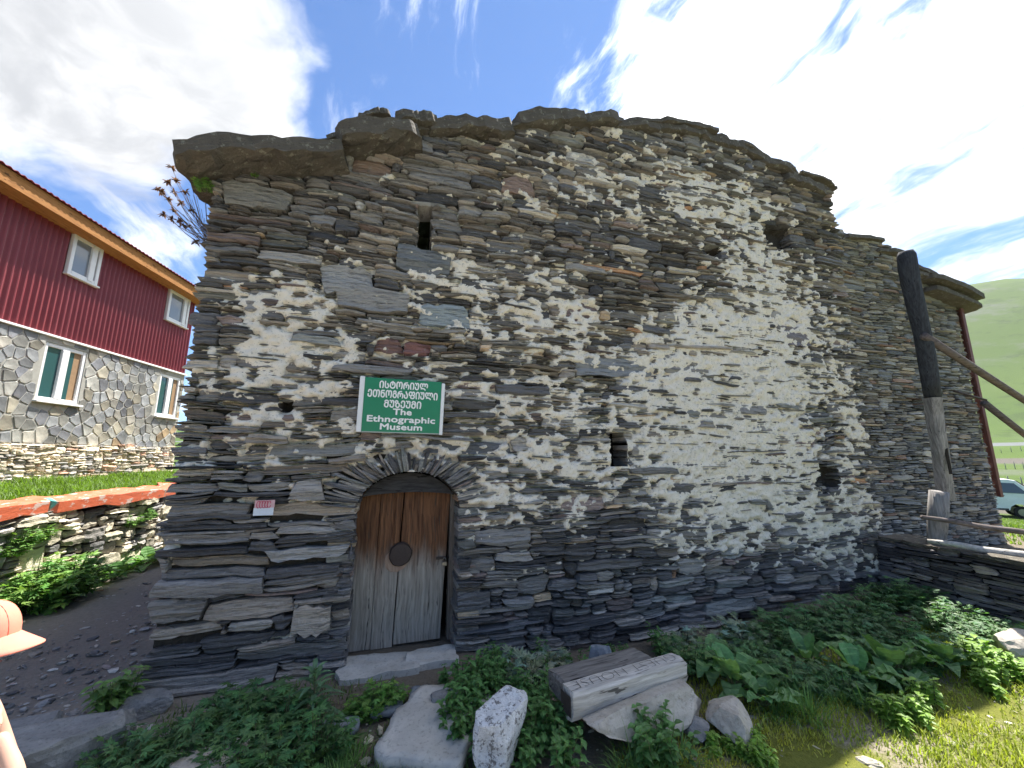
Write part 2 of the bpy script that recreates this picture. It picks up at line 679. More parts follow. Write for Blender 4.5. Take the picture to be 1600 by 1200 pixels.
SLATE_PAL = [((0.060, 0.060, 0.062), 3.4), ((0.098, 0.097, 0.096), 3.2), ((0.145, 0.14, 0.132), 2.6), ((0.155, 0.138, 0.118), 1.6),
             ((0.215, 0.205, 0.186), 1.0), ((0.120, 0.124, 0.116), 0.8), ((0.125, 0.10, 0.092), 0.45), ((0.22, 0.135, 0.085), 0.08), ((0.26, 0.20, 0.135), 0.14)]
ANNEX_PAL = [((0.085, 0.088, 0.092), 3), ((0.12, 0.12, 0.12), 3), ((0.145, 0.137, 0.125), 2.4), ((0.16, 0.135, 0.11), 1.0), ((0.20, 0.19, 0.18), 0.8), ((0.15, 0.10, 0.08), 0.25)]
RUBBLE_PAL = [((0.24, 0.205, 0.15), 3), ((0.29, 0.26, 0.205), 3), ((0.18, 0.165, 0.145), 2), ((0.24, 0.145, 0.10), 1), ((0.14, 0.135, 0.13), 1.5)]
LOWWALL_PAL = [((0.21, 0.195, 0.155), 3), ((0.28, 0.26, 0.20), 3), ((0.15, 0.145, 0.135), 2), ((0.33, 0.30, 0.235), 1.6), ((0.10, 0.10, 0.10), 1.5)]
DARKWALL_PAL = [((0.075, 0.07, 0.074), 3), ((0.12, 0.112, 0.11), 3), ((0.17, 0.15, 0.13), 1.6), ((0.22, 0.21, 0.2), 0.6)]


def pick(pal, rs):
    w = np.array([p[1] for p in pal])
    c = np.array(pal[rs.choice(len(pal), p=w / w.sum())][0])
    return tuple(c * rs.uniform(0.5, 1.45) * np.array([1.03, 1.0, 0.97]))


def stone_mesh(rs, L, T, depth, k=6, gap=0.0055, proud=0.0, rough=1.0, taper=0.72, tilt=0.05, strata=True):
    """a slate slab lofted along its length, x centred, z centred, front towards -y. returns V,F"""
    a = L / 2 - gap
    b = T / 2 - gap * 0.7
    xs = np.linspace(-a, a, k)
    skew = rs.uniform(-0.5, 0.5, 2) * min(T, 0.05)
    xs[1:-1] += rs.uniform(-0.25, 0.25, k - 2) * (2 * a / (k - 1))
    rows = 6 if strata else 4
    prof = np.linspace(1, -1, rows)                            # front face from top to bottom
    rowd = rs.uniform(-1, 1, rows) * min(0.014, T * 0.28) * rough
    V = []
    tp = rs.uniform(taper, 1.0, 2)
    ztilt = rs.uniform(-tilt, tilt)
    bul = rs.uniform(0.0, 0.006)
    for i, x in enumerate(xs):
        e = 1.0
        back = 0.0
        if i == 0:
            e, back = tp[0] * 0.95, 0.004 + 0.02 * rs.rand()
        elif i == k - 1:
            e, back = tp[1] * 0.95, 0.004 + 0.02 * rs.rand()
        elif i == 1:
            e = (1 + tp[0]) / 2
        elif i == k - 2:
            e = (1 + tp[1]) / 2
        jt, jb = rs.uniform(-0.22, 0.16, 2) * rough
        zt, zb_ = b * e * (1 + jt), -b * e * (1 + jb)
        zc = ztilt * x
        V.append((x, depth, zt * 0.95 + zc))
        y0 = -proud + back - bul * (1 - (x / a) ** 2)
        for j, p in enumerate(prof):
            zz = (zt if p > 0 else -zb_) * p if p != 0 else 0.0
            edge = 0.003 if j in (0, rows - 1) else 0.0
            sk = skew[0] * p if i == 0 else (skew[1] * p if i == k - 1 else 0.0)
            V.append((x + sk + rs.uniform(-0.004, 0.004), y0 + edge + rowd[j] + rs.uniform(-0.004, 0.004) * rough, zz + zc))
        V.append((x, depth, zb_ * 0.95 + zc))
    m = rows + 2
    F = []
    for i in range(k - 1):
        for j in range(m - 1):
            F.append((i * m + j, i * m + j + 1, (i + 1) * m + j + 1, (i + 1) * m + j))
    F.append(tuple(range(m))[::-1])
    F.append(tuple(range((k - 1) * m, k * m)))
    return np.array(V), F


def lay(stones, rs, parent, mat, pal, n_single, depth=0.2, warp=None, proud_fn=None, name='stone', infill='stone_infill',
        size_px=None, gap=0.0055, taper=0.72, strata=True, specials=None, maxk=8, corner=None):
    """make the largest stones single parts and join the rest"""
    items = []
    for s in stones:
        L, T = s[1] - s[0], s[3] - s[2]
        if L < 0.03 or T < 0.01:
            continue
        items.append((L * T * (size_px((s[0] + s[1]) / 2, (s[2] + s[3]) / 2) if size_px else 1.0), s))
    items.sort(key=lambda q: -q[0])
    rest = MB()
    for idx, (_, s) in enumerate(items):
        u, z = (s[0] + s[1]) / 2, (s[2] + s[3]) / 2
        L, T = s[1] - s[0], s[3] - s[2]
        col = s[4] if len(s) > 4 else pick(pal, rs)
        pr = proud_fn(u, z, rs) if proud_fn else rs.uniform(-0.012, 0.02)
        k = int(np.clip(round(L / 0.055) + 2, 4, maxk))
        V, F = stone_mesh(rs, L, T, depth, k, gap, pr, 1.0, 0.97 if (corner is not None and s[0] < corner) else taper, strata=strata)
        zz = z + (warp(u + V[:, 0], z) if warp else 0) + V[:, 2]
        W = np.stack([V[:, 0], V[:, 1], zz - z], 1)
        if idx < n_single:
            mesh_obj(name, W, F, mat, parent, {'tint': np.tile(np.array(col), (len(W), 1))}, loc=(u, 0, z))
        else:
            rest.add(W + np.array([u, 0, z]), F, col)
    if rest.v:
        o = rest.build(infill, mat, parent, attr='tint')
        o['kind'] = 'stuff'
    return len(items)


# ------------------------------------------------------------------ the museum house
HOUSE_RZ = math.radians(18)
door_p = on_z(630, 1035, 0.0)
FH = Frame(door_p, HOUSE_RZ)
house = empty('stone_house', tuple(door_p), HOUSE_RZ)
tag(house, 'old dark slate stone museum house with patchy cream lime plaster and arched wooden door', 'building')

roof_px = [(345, 240), (430, 232), (540, 222), (600, 214), (700, 208), (800, 205), (900, 193), (975, 192), (1040, 196), (1100, 208), (1160, 232), (1230, 268), (1300, 292), (1312, 300)]
roof_uz = [FH.uz(*p) for p in roof_px]
UL, UR = FH.uz(270, 700)[0], FH.uz(1362, 700)[0]
roof_u = np.array([p[0] for p in roof_uz])
roof_z = np.array([p[1] for p in roof_uz])
HDEPTH = 6.5


def house_top(u):
    return np.interp(u, roof_u, roof_z)


# door opening and slits, in wall coordinates
DL, DR = FH.uz(541, 1035)[0], FH.uz(712, 1020)[0]
DC, DHW = (DL + DR) / 2, (DR - DL) / 2
DSPR = FH.uz(575, 800)[1]
DTOP = FH.uz(632, 738)[1]


def door_half(z):
    if z < DSPR:
        return DHW
    if z > DTOP:
        return 0
    return DHW * math.sqrt(max(0, 1 - ((z - DSPR) / (DTOP - DSPR)) ** 2))


def px_rect(x0, y0, x1, y1):
    ua, zb = FH.uz(x0, y1)
    ub, zt = FH.uz(x1, y0)
    return ua, ub, zb, zt


slits = [px_rect(652, 322, 676, 394), px_rect(956, 676, 977, 728)]
pits = [px_rect(1204, 356, 1234, 384), px_rect(1104, 386, 1124, 398), px_rect(1286, 728, 1306, 762), px_rect(438, 627, 456, 640)]
special = [  # stones that stand out
    (px_rect(585, 533, 630, 552), (0.20, 0.085, 0.062)), (px_rect(630, 537, 674, 556), (0.24, 0.075, 0.055)),
    (px_rect(262, 781, 392, 803), (0.20, 0.18, 0.15)), (px_rect(394, 781, 562, 806), (0.36, 0.27, 0.17)),
    (px_rect(655, 482, 733, 508), (0.22, 0.27, 0.28)), (px_rect(500, 421, 585, 456), (0.27, 0.26, 0.24)),
    (px_rect(380, 921, 496, 938), (0.30, 0.20, 0.17)), (px_rect(524, 456, 640, 482), (0.25, 0.23, 0.20)),
    (px_rect(876, 473, 936, 494), (0.19, 0.115, 0.10)), (px_rect(785, 283, 835, 297), (0.27, 0.15, 0.09)),
    (px_rect(218, 1044, 478, 1075), (0.10, 0.11, 0.135)), (px_rect(218, 1075, 350, 1100), (0.14, 0.135, 0.14)),
    (px_rect(550, 252, 612, 262), (0.26, 0.15, 0.09)), (px_rect(230, 975, 345, 1005), (0.33, 0.27, 0.20)),
    (px_rect(245, 830, 390, 856), (0.25, 0.23, 0.21)), (px_rect(262, 865, 420, 892), (0.26, 0.20, 0.13)),
    (px_rect(372, 1000, 462, 1024), (0.30, 0.23, 0.16)), (px_rect(416, 850, 545, 878), (0.30, 0.29, 0.27)),
    (px_rect(345, 302, 455, 318), (0.20, 0.18, 0.14)), (px_rect(660, 690, 800, 712), (0.10, 0.11, 0.125)),
    (px_rect(420, 690, 562, 712), (0.22, 0.215, 0.19)), (px_rect(618, 392, 705, 418), (0.14, 0.15, 0.15)),
    (px_rect(715, 945, 835, 968), (0.30, 0.25, 0.20)), (px_rect(718, 968, 850, 990), (0.13, 0.13, 0.14)),
    (px_rect(1225, 515, 1265, 540), (0.17, 0.14, 0.145)), (px_rect(900, 566, 1020, 586), (0.2, 0.21, 0.22)),
    (px_rect(1028, 560, 1110, 584), (0.22, 0.20, 0.175)),
]
special = [(r_, tuple(0.4 * np.mean(c_) * 0.66 + 0.6 * x * 0.66 for x in c_)) for r_, c_ in special]
ARC_R0, ARC_R1 = 1.0, 1.92    # fan of the arch, in multiples of the opening


def arch_fan(zm, q):
    """width of the fan of upright slates above the springing"""
    if zm < DSPR:
        return (DC - DHW, DC + DHW) if zm > -0.01 else None
    top = DTOP + 0.19
    if zm > top:
        return None
    hw = DHW * 1.75 * math.sqrt(max(0.0, 1 - ((zm - DSPR) / (top - DSPR)) ** 2))
    return (DC - hw, DC + hw)


def warp_house(u, z):
    return 0.030 * vnoise(np.asarray(u) * 1.1, np.asarray(z) * 1.6, 0, 21) + 0.012 * vnoise(np.asarray(u) * 5, np.asarray(z) * 5, 0, 22)


# lime plaster that is left on the wall: patches in wall coordinates
LIME = [(1190, 500, 120, 75, 1.0), (1190, 600, 150, 90, 1.05), (1200, 700, 110, 80, 0.75), (1090, 640, 90, 70, 0.75), (1120, 740, 130, 60, 0.9), (1200, 800, 120, 50, 0.75),
        (1300, 840, 80, 50, 0.65), (1345, 880, 40, 30, 0.5), (1080, 500, 70, 40, 0.5), (900, 800, 110, 40, 0.25), (800, 455, 110, 60, 0.75), (715, 420, 60, 40, 0.7), (850, 530, 120, 45, 0.6),
        (890, 640, 140, 40, 0.5), (800, 610, 90, 40, 0.5), (430, 460, 100, 34, 0.75), (400, 545, 120, 36, 0.7), (510, 520, 100, 34, 0.6), (440, 595, 120, 36, 0.6), (480, 660, 90, 24, 0.4),
        (880, 715, 110, 40, 0.75), (790, 790, 60, 50, 0.65), (1010, 320, 110, 55, 0.55), (1110, 320, 90, 50, 0.7), (1190, 330, 60, 40, 0.5), (1080, 260, 90, 30, 0.35), (1210, 420, 60, 60, 0.7), (1150, 400, 60, 30, 0.6),
        (830, 245, 60, 30, 0.5), (940, 280, 60, 30, 0.4), (680, 600, 50, 40, 0.4), (740, 690, 80, 25, 0.4), (600, 265, 50, 20, 0.3), (560, 410, 60, 25, 0.3), (1310, 760, 40, 60, 0.6), (1330, 660, 25, 50, 0.6), (880, 430, 60, 40, 0.4),
        (640, 690, 40, 25, 0.6), (850, 880, 40, 20, 0.3), (1060, 850, 80, 30, 0.4), (420, 1000, 40, 20, 0.45),
        (450, 330, 200, 75, -0.45), (560, 230, 260, 30, -0.4), (1060, 420, 60, 40, -0.6), (980, 450, 70, 60, -0.55), (1115, 385, 50, 25, -0.6), (1225, 365, 30, 30, -0.6),
        (420, 900, 220, 120, -0.75), (780, 950, 180, 90, -0.55), (960, 940, 200, 60, -0.6), (1150, 920, 250, 30, -0.5), (960, 830, 90, 30, -0.4), (1290, 670, 22, 50, -0.8), (1300, 740, 18, 30, -0.6), (1270, 330, 30, 40, -0.6), (1340, 480, 22, 120, -0.4), (720, 330, 70, 40, -0.3),
        (940, 590, 60, 25, -0.3), (620, 620, 60, 40, -0.35)]
_lb = []
for (cx, cy, rx, ry, a) in LIME:
    u_, z_ = FH.uz(cx, cy)
    u2, _z = FH.uz(cx + rx, cy)
    _u, z2 = FH.uz(cx, cy - ry)
    _lb.append((u_, z_, abs(u2 - u_), abs(z2 - z_), a))


def lime_mask(u, z):
    m = np.zeros(np.broadcast(np.asarray(u), np.asarray(z)).shape) - 0.03
    for (cu, cz, ru, rz_, a) in _lb:
        m = m + a * np.exp(-0.5 * ((u - cu) / (ru * 0.75)) ** 2 - 0.5 * ((z - cz) / (rz_ * 0.75)) ** 2)
    return m


def house_masonry():
    rs = np.random.RandomState(5)

    def lens(u, z, rs):
        big = 1.0 + 0.9 * smooth01(-u, 0.3, 1.4) * smooth01(1.7 - z, 0, 0.8)
        return float(np.clip(rs.lognormal(math.log(0.26), 0.50), 0.09, 0.9) * big)

    def thks(u, z, w, rs):
        big = 1.0 + 0.75 * smooth01(-u, 0.3, 1.2) * smooth01(1.6 - z, 0, 0.8) + 0.25 * smooth01(0.9 - z, 0, 0.5)
        return float(np.clip(rs.lognormal(math.log(0.036), 0.58), 0.013, 0.13) * big * (0.8 + 0.5 * min(w, 0.5)))

    st = pack(UL, UR, -0.12, house_top, lens, thks, rs)
    cuts = [arch_fan]
    for (ua, ub, za, zb) in slits:
        cuts.append(rect_cut(ua, ub, za, zb, 0.04))
    for (ua, ub, za, zb) in pits:
        for k in range(3):
            j = rs.uniform(-0.25, 0.25) * (ub - ua)
            cuts.append(rect_cut(ua + j, ub + j * 0.5, za + (zb - za) * k / 3, za + (zb - za) * (k + 1) / 3))
    for (r_, _) in special:
        cuts.append(rect_cut(*r_))
    st = trim(st, cuts)
    for (r_, c_) in special:
        st.append([r_[0], r_[1], r_[2], r_[3], c_])
    # lintel stones over the slits
    for (ua, ub, za, zb) in slits:
        st.append([ua - 0.10, ub + 0.14, zb + 0.002, zb + 0.045, (0.17, 0.165, 0.15)])
    for s in st:                                # ragged corners
        if s[0] < UL + 0.02:
            s[0] += rs.uniform(-0.03, 0.03)
        if s[1] > UR - 0.02:
            s[1] += rs.uniform(-0.04, 0.06)

    def proud(u, z, rs):
        m = float(lime_mask(np.array(u), np.array(z)))
        p = rs.normal(0.006, 0.019)
        return float(np.clip(p - 0.010 * min(max(m - 0.45, 0), 0.8) / 0.8, -0.035, 0.055))

    def spx(u, z):
        p = FH.world(u, 0, z)
        return 1.0 / (p[0] ** 2 + p[1] ** 2 + (p[2] - CAMZ) ** 2)

    n = lay(st, rs, house, M_SLATE, SLATE_PAL, 300, 0.26, warp_house, proud, size_px=spx, corner=UL + 0.05)
    print('house stones', n)

    # mortar: one relief sheet with the door and slits left open
    res = 0.0145
    nu, nz = int((UR - UL - 0.06) / res), int((roof_z.max() + 0.25) / res)
    us = np.linspace(UL + 0.03, UR - 0.03, nu)
    zs = np.linspace(-0.15, roof_z.max(), nz)
    Ug, Zg = np.meshgrid(us, zs, indexing='ij')
    m = lime_mask(Ug, Zg)
    n1 = fbm(Ug * 2.6, Zg * 5.0, 0, 31, 4, 0.6)
    n2 = fbm(Ug * 11, Zg * 19, 0, 41, 3, 0.55)
    n3 = fbm(Ug * 38, Zg * 42, 0, 51, 2, 0.6)
    cov = smooth01(0.80 * m + 0.70 * n1 + 1.05 * n2 + 0.02, -0.10, 0.80)
    hgt = -0.074 + 0.080 * cov + 0.021 * n2 * (0.3 + cov) + 0.014 * n3
    lime = np.clip(smooth01(m + 0.60 * n1 + 0.95 * n2, -0.30, 0.12), 0, 1)
    keep = Zg < house_top(Ug) - 0.01
    for (ua, ub, za, zb) in slits:
        keep &= ~((Ug > ua) & (Ug < ub) & (Zg > za) & (Zg < zb))
    for (ua, ub, za, zb) in pits:
        d = np.hypot((Ug - (ua + ub) / 2) / ((ub - ua) / 2), (Zg - (za + zb) / 2) / ((zb - za) / 2)) + 0.5 * n2
        hgt = hgt + (-0.16 - hgt) * smooth01(-d, -1.5, -0.9)
        lime = np.where(d < 1.5, 0, lime)
    dh = np.where(Zg < DSPR, DHW, DHW * np.sqrt(np.clip(1 - ((Zg - DSPR) / (DTOP - DSPR)) ** 2, 0, 1)))
    keep &= ~((np.abs(Ug - DC) < dh + 0.005) & (Zg < DTOP))
    V = np.stack([Ug, -hgt, Zg], -1).reshape(-1, 3)
    idx = np.arange(nu * nz).reshape(nu, nz)
    q = np.stack([idx[:-1, :-1], idx[1:, :-1], idx[1:, 1:], idx[:-1, 1:]], -1)
    kq = keep[:-1, :-1] & keep[1:, :-1] & keep[1:, 1:] & keep[:-1, 1:]
    mesh_obj('lime_mortar', V, q[kq].reshape(-1, 4), M_LIME, house, {'lime': lime.ravel()}, smooth=True)


house_masonry()


def arch_and_door():
    rs = np.random.RandomState(9)
    # fan of slates set on edge around the arch
    nA = 64
    for i in range(nA):
        th = math.radians(6) + (math.pi - math.radians(12)) * (i + 0.5) / nA + rs.uniform(-0.012, 0.012)
        c, s = math.cos(th), math.sin(th)
        r0 = np.array([DC + (DHW + 0.008) * c, DSPR + (DTOP - DSPR + 0.008) * s])
        hw_o, hh_o = DHW * 1.8, (DTOP + 0.20 - DSPR)
        # slates lean flatter than true radii towards the springing
        tip = np.array([DC + hw_o * c * rs.uniform(0.80, 1.08), DSPR + hh_o * s * rs.uniform(0.72, 1.04) + 0.02])
        d = tip - r0
        L = float(np.hypot(*d))
        if L < 0.06:
            continue
        ang = math.atan2(d[1], d[0])
        T = rs.uniform(0.014, 0.027) * (1.25 if 0.3 < th < 2.8 else 1.0)
        V, F = stone_mesh(rs, L, T, 0.24, 5, 0.001, rs.uniform(-0.005, 0.022), 0.7, 0.6)
        mid = (r0 + tip) / 2
        ca, sa = math.cos(ang), math.sin(ang)
        W = np.stack([V[:, 0] * ca - V[:, 2] * sa, V[:, 1], V[:, 0] * sa + V[:, 2] * ca], 1)
        mesh_obj('arch_stone', W, F, M_SLATE, house, {'tint': np.tile(np.array(pick(SLATE_PAL, rs)) * 1.1, (len(W), 1))}, loc=(mid[0], 0, mid[1]))
    # reveal: coursed slates lining both jambs, and a soffit of the vault
    for side in (-1, 1):
        z = 0.0
        while z < DSPR + 0.12:
            t = rs.uniform(0.03, 0.075)
            hw = door_half(z + t / 2)
            x0 = DC + side * (hw + rs.uniform(-0.012, 0.018))
            x1 = DC + side * (hw + 0.2)
            col = pick(SLATE_PAL, rs)
            mb = MB().box((min(x0, x1), 0.012 + rs.uniform(0, 0.02), z + 0.002), (max(x0, x1), 0.5, z + t - 0.003), None, 0.008)
            mesh_obj('jamb_stone', mb.v, mb.f, M_SLATE, house, {'tint': np.tile(np.array(col), (len(mb.v), 1))})
            z += t
    # soffit strip between the fan and the inner board
    ns = 20
    V, F = [], []
    for i in range(ns + 1):
        th = math.pi * i / ns
        for (k, y) in ((1.0, 0.01), (1.0, 0.55)):
            V.append((DC + (DHW + 0.006) * k * math.cos(th), y, DSPR + (DTOP - DSPR + 0.006) * k * math.sin(th)))
    for i in range(ns):
        F.append((2 * i, 2 * i + 1, 2 * i + 3, 2 * i + 2))
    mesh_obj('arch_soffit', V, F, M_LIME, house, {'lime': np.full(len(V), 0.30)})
    # bowed board closing the head of the arch
    zb = FH.uz(632, 772, -0.15)[1]
    pts = []
    for i in range(13):
        x = -1 + 2 * i / 12
        pts.append((DC + DHW * 0.97 * x, zb + 0.03 * (1 - x * x) - 0.015))
    arc = []
    for i in range(13):
        th = math.pi * i / 12
        arc.append((DC + DHW * 0.985 * math.cos(th), max(DSPR + (DTOP - DSPR - 0.012) * math.sin(th), zb - 0.02)))
    V, F = [], []
    for (x, z) in pts:
        V += [(x, 0.15, z), (x, 0.195, z)]
    arc = arc[::-1]
    for (x, z) in arc:
        V += [(x, 0.15, z + 0.001), (x, 0.195, z + 0.001)]
    for i in range(12):
        a, b = 2 * i, 2 * (i + 1)
        c, d = 26 + 2 * i, 26 + 2 * (i + 1)
        F += [(a, b, d, c), (a + 1, c + 1, d + 1, b + 1), (a, a + 1, b + 1, b), (c, d, d + 1, c + 1)]
    mesh_obj('lintel_board', V, F, M_LINTEL, house)

    # door of two leaves' worth of wide planks
    Y = 0.27
    dl, dz0 = FH.uz(541, 1032, -Y)
    xl = DC - DHW - 0.03
    seam_b = FH.uz(612, 1030, -Y)[0]
    seam_t = FH.uz(632, 772, -Y)[0]
    rb = FH.uz(686, 1022, -Y)[0]
    rt = FH.uz(704, 790, -Y)[0]
    zt = zb + 0.07
    door = empty('door', (0, 0, 0), 0, house)
    door['label'] = 'weathered plank door, brown above and grey below'

    def plank(x0b, x1b, x0t, x1t, y0, y1, z0, z1, name='plank'):
        n = 9
        V, F = [], []
        for i in range(n + 1):
            f = i / n
            z = z0 + (z1 - z0) * f
            a = x0b + (x0t - x0b) * f + rs.uniform(-0.002, 0.002)
            b = x1b + (x1t - x1b) * f + rs.uniform(-0.003, 0.003)
            V += [(a, y0 + 0.004, z), (a + 0.006, y0, z), (b - 0.006, y0, z), (b, y0 + 0.004, z), (b, y1, z), (a, y1, z)]
        for i in range(n):
            for j in range(6):
                j2 = (j + 1) % 6
                F.append((i * 6 + j, i * 6 + j2, (i + 1) * 6 + j2, (i + 1) * 6 + j))
        F += [tuple(range(6))[::-1], tuple(range(n * 6, n * 6 + 6))]
        return mesh_obj(name, V, F, M_DOOR, door)
    mid_b = FH.uz(577, 1030, -Y)[0]
    mid_t = FH.uz(596, 772, -Y)[0]
    plank(xl, mid_b - 0.002, xl, mid_t - 0.002, Y + 0.002, Y + 0.05, 0.015, zt)
    plank(mid_b, seam_b - 0.004, mid_t, seam_t - 0.006, Y - 0.003, Y + 0.05, 0.012, zt)
    plank(seam_b + 0.004, rb, seam_t + 0.006, rt, Y - 0.008, Y + 0.05, 0.03, zt)
    plank(seam_t - 0.075, seam_t - 0.03, seam_t - 0.07, seam_t - 0.02, Y - 0.022, Y - 0.004, zb - 0.42, zt, 'batten')
    # round wooden boss nailed over the seam, and the pale one slipping out below it
    du, dz = FH.uz(626, 866, -Y + 0.03)

    def disc(cu, cz, r, y, th, mat, name, squash=1.0):
        V, F = [], []
        n = 22
        rr = [r * (1 + 0.05 * rs.uniform(-1, 1)) for _ in range(n)]
        for (yy, k) in ((y, 0.9), (y + th * 0.3, 1.0), (y + th, 1.0)):
            for i in range(n):
                a = 2 * math.pi * i / n
                V.append((cu + rr[i] * k * math.cos(a), yy + rs.uniform(-0.002, 0.002), cz + rr[i] * k * squash * math.sin(a)))
        for j in range(2):
            for i in range(n):
                i2 = (i + 1) % n
                F.append((j * n + i, j * n + i2, (j + 1) * n + i2, (j + 1) * n + i))
        F.append(tuple(range(n)))
        return mesh_obj(name, V, F, mat, door)
    disc(du, dz, 0.098, Y - 0.045, 0.037, M_IRON, 'round_boss')
    disc(du - 0.035, dz - 0.055, 0.095, Y - 0.012, 0.009, m_wood('pale_wood', (0.26, 0.17, 0.12), (0.45, 0.33, 0.25), (40, 40, 6), 0.4), 'round_backing')
    # hasp and staple
    hu, hz = FH.uz(690, 872, -Y + 0.02)
    MB().box((hu - 0.05, Y - 0.03, hz - 0.008), (hu + 0.035, Y - 0.022, hz + 0.014), None, 0.002).tube([(hu + 0.02, Y - 0.05, hz - 0.01), (hu + 0.02, Y - 0.02, hz + 0.004), (hu + 0.09, Y + 0.01, hz - 0.002)], 0.005, 6).build('hasp', M_IRON, door)
    # frame post right of the door
    MB().box((DC + DHW - 0.035, Y - 0.04, 0.02), (DC + DHW + 0.04, Y + 0.07, zb + 0.1), None, 0.006).build('door_frame', m_wood('frame_wood', (0.10, 0.08, 0.065), (0.25, 0.21, 0.17), (60, 60, 2.5), 0.6), house)
    # padlock
    pl = empty('padlock', tuple(FH.world(hu + 0.022, -(Y - 0.045), hz - 0.06)), HOUSE_RZ)
    tag(pl, 'small steel padlock hanging from the hasp of the old plank door', 'padlock')
    MB().box((-0.022, -0.009, 0), (0.022, 0.009, 0.034), None, 0.003).build('lock_body', M_STEEL, pl)
    MB().tube([(-0.014, 0, 0.03), (-0.014, 0, 0.056), (-0.007, 0, 0.066), (0.007, 0, 0.066), (0.014, 0, 0.056), (0.014, 0, 0.03)], 0.0035, 6).build('shackle', M_STEEL, pl, True)
    # near-black panel behind the door gap; the room's darkness is in its colour
    MB().box((DC - 0.9, 0.62, -0.05), (DC + 0.9, 0.66, 2.0)).build('dark_panel', M_DARK, house)


arch_and_door()


def house_body():
    rs = np.random.RandomState(3)
    t = 0.3
    UL_, UR_ = UL + 0.05, UR - 0.05
    # side and back walls as real slabs, faced with their own courses of stone
    zl, zr = float(house_top(UL)), float(house_top(UR))
    core = m_plain('wall_core', (0.05, 0.047, 0.045), 0.95, 0.1)
    mb = MB().box((UL_, 0.30, -0.3), (UL_ + t, HDEPTH, zl - 0.02)).box((UR_ - t, 0.30, -0.3), (UR_, HDEPTH, zr - 0.1)).box((UL_ + t + 0.003, HDEPTH - t, -0.3), (UR_ - t - 0.003, HDEPTH - 0.003, min(zl, zr) - 0.05))
    # backing behind the facade, split round the openings
    mb.build('wall_core', core, house)
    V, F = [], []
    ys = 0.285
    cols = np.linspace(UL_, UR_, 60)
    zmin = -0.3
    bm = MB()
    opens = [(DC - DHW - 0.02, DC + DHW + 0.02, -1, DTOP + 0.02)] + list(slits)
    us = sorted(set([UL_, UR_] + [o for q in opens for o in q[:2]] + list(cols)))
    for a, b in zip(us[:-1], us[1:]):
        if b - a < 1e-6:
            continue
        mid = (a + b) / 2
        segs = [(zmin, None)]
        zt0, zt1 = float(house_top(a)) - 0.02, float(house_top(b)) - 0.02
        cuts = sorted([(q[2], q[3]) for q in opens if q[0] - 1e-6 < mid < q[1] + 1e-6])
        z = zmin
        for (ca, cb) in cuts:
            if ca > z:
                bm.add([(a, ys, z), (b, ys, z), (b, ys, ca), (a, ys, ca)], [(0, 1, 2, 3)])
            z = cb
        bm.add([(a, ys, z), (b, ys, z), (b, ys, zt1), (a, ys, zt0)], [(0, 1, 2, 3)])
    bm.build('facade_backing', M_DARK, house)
    # facing on the two side walls
    for side, ux in ((-1, UL_), (1, UR_)):
        top = zl if side < 0 else zr - 0.08
        st = pack(0.28, HDEPTH, -0.1, lambda u: np.full_like(u, top), lambda u, z, r: float(np.clip(r.lognormal(math.log(0.33), 0.4), 0.12, 0.8)),
                  lambda u, z, w, r: float(np.clip(r.lognormal(math.log(0.06), 0.35), 0.03, 0.14)), rs)
        mm = MB()
        for s in st:
            V, F = stone_mesh(rs, s[1] - s[0], s[3] - s[2], 0.1, 4, 0.004, rs.uniform(0.01, 0.05))
            yy = (s[0] + s[1]) / 2 + V[:, 0] * (-side)
            W = np.stack([np.full(len(V), ux) - side * V[:, 1], yy, V[:, 2] + (s[2] + s[3]) / 2], 1)
            mm.add(W, F, pick(SLATE_PAL, rs))
        o = mm.build('side_facing', M_SLATE, house, attr='tint')
        o['kind'] = 'stuff'


house_body()


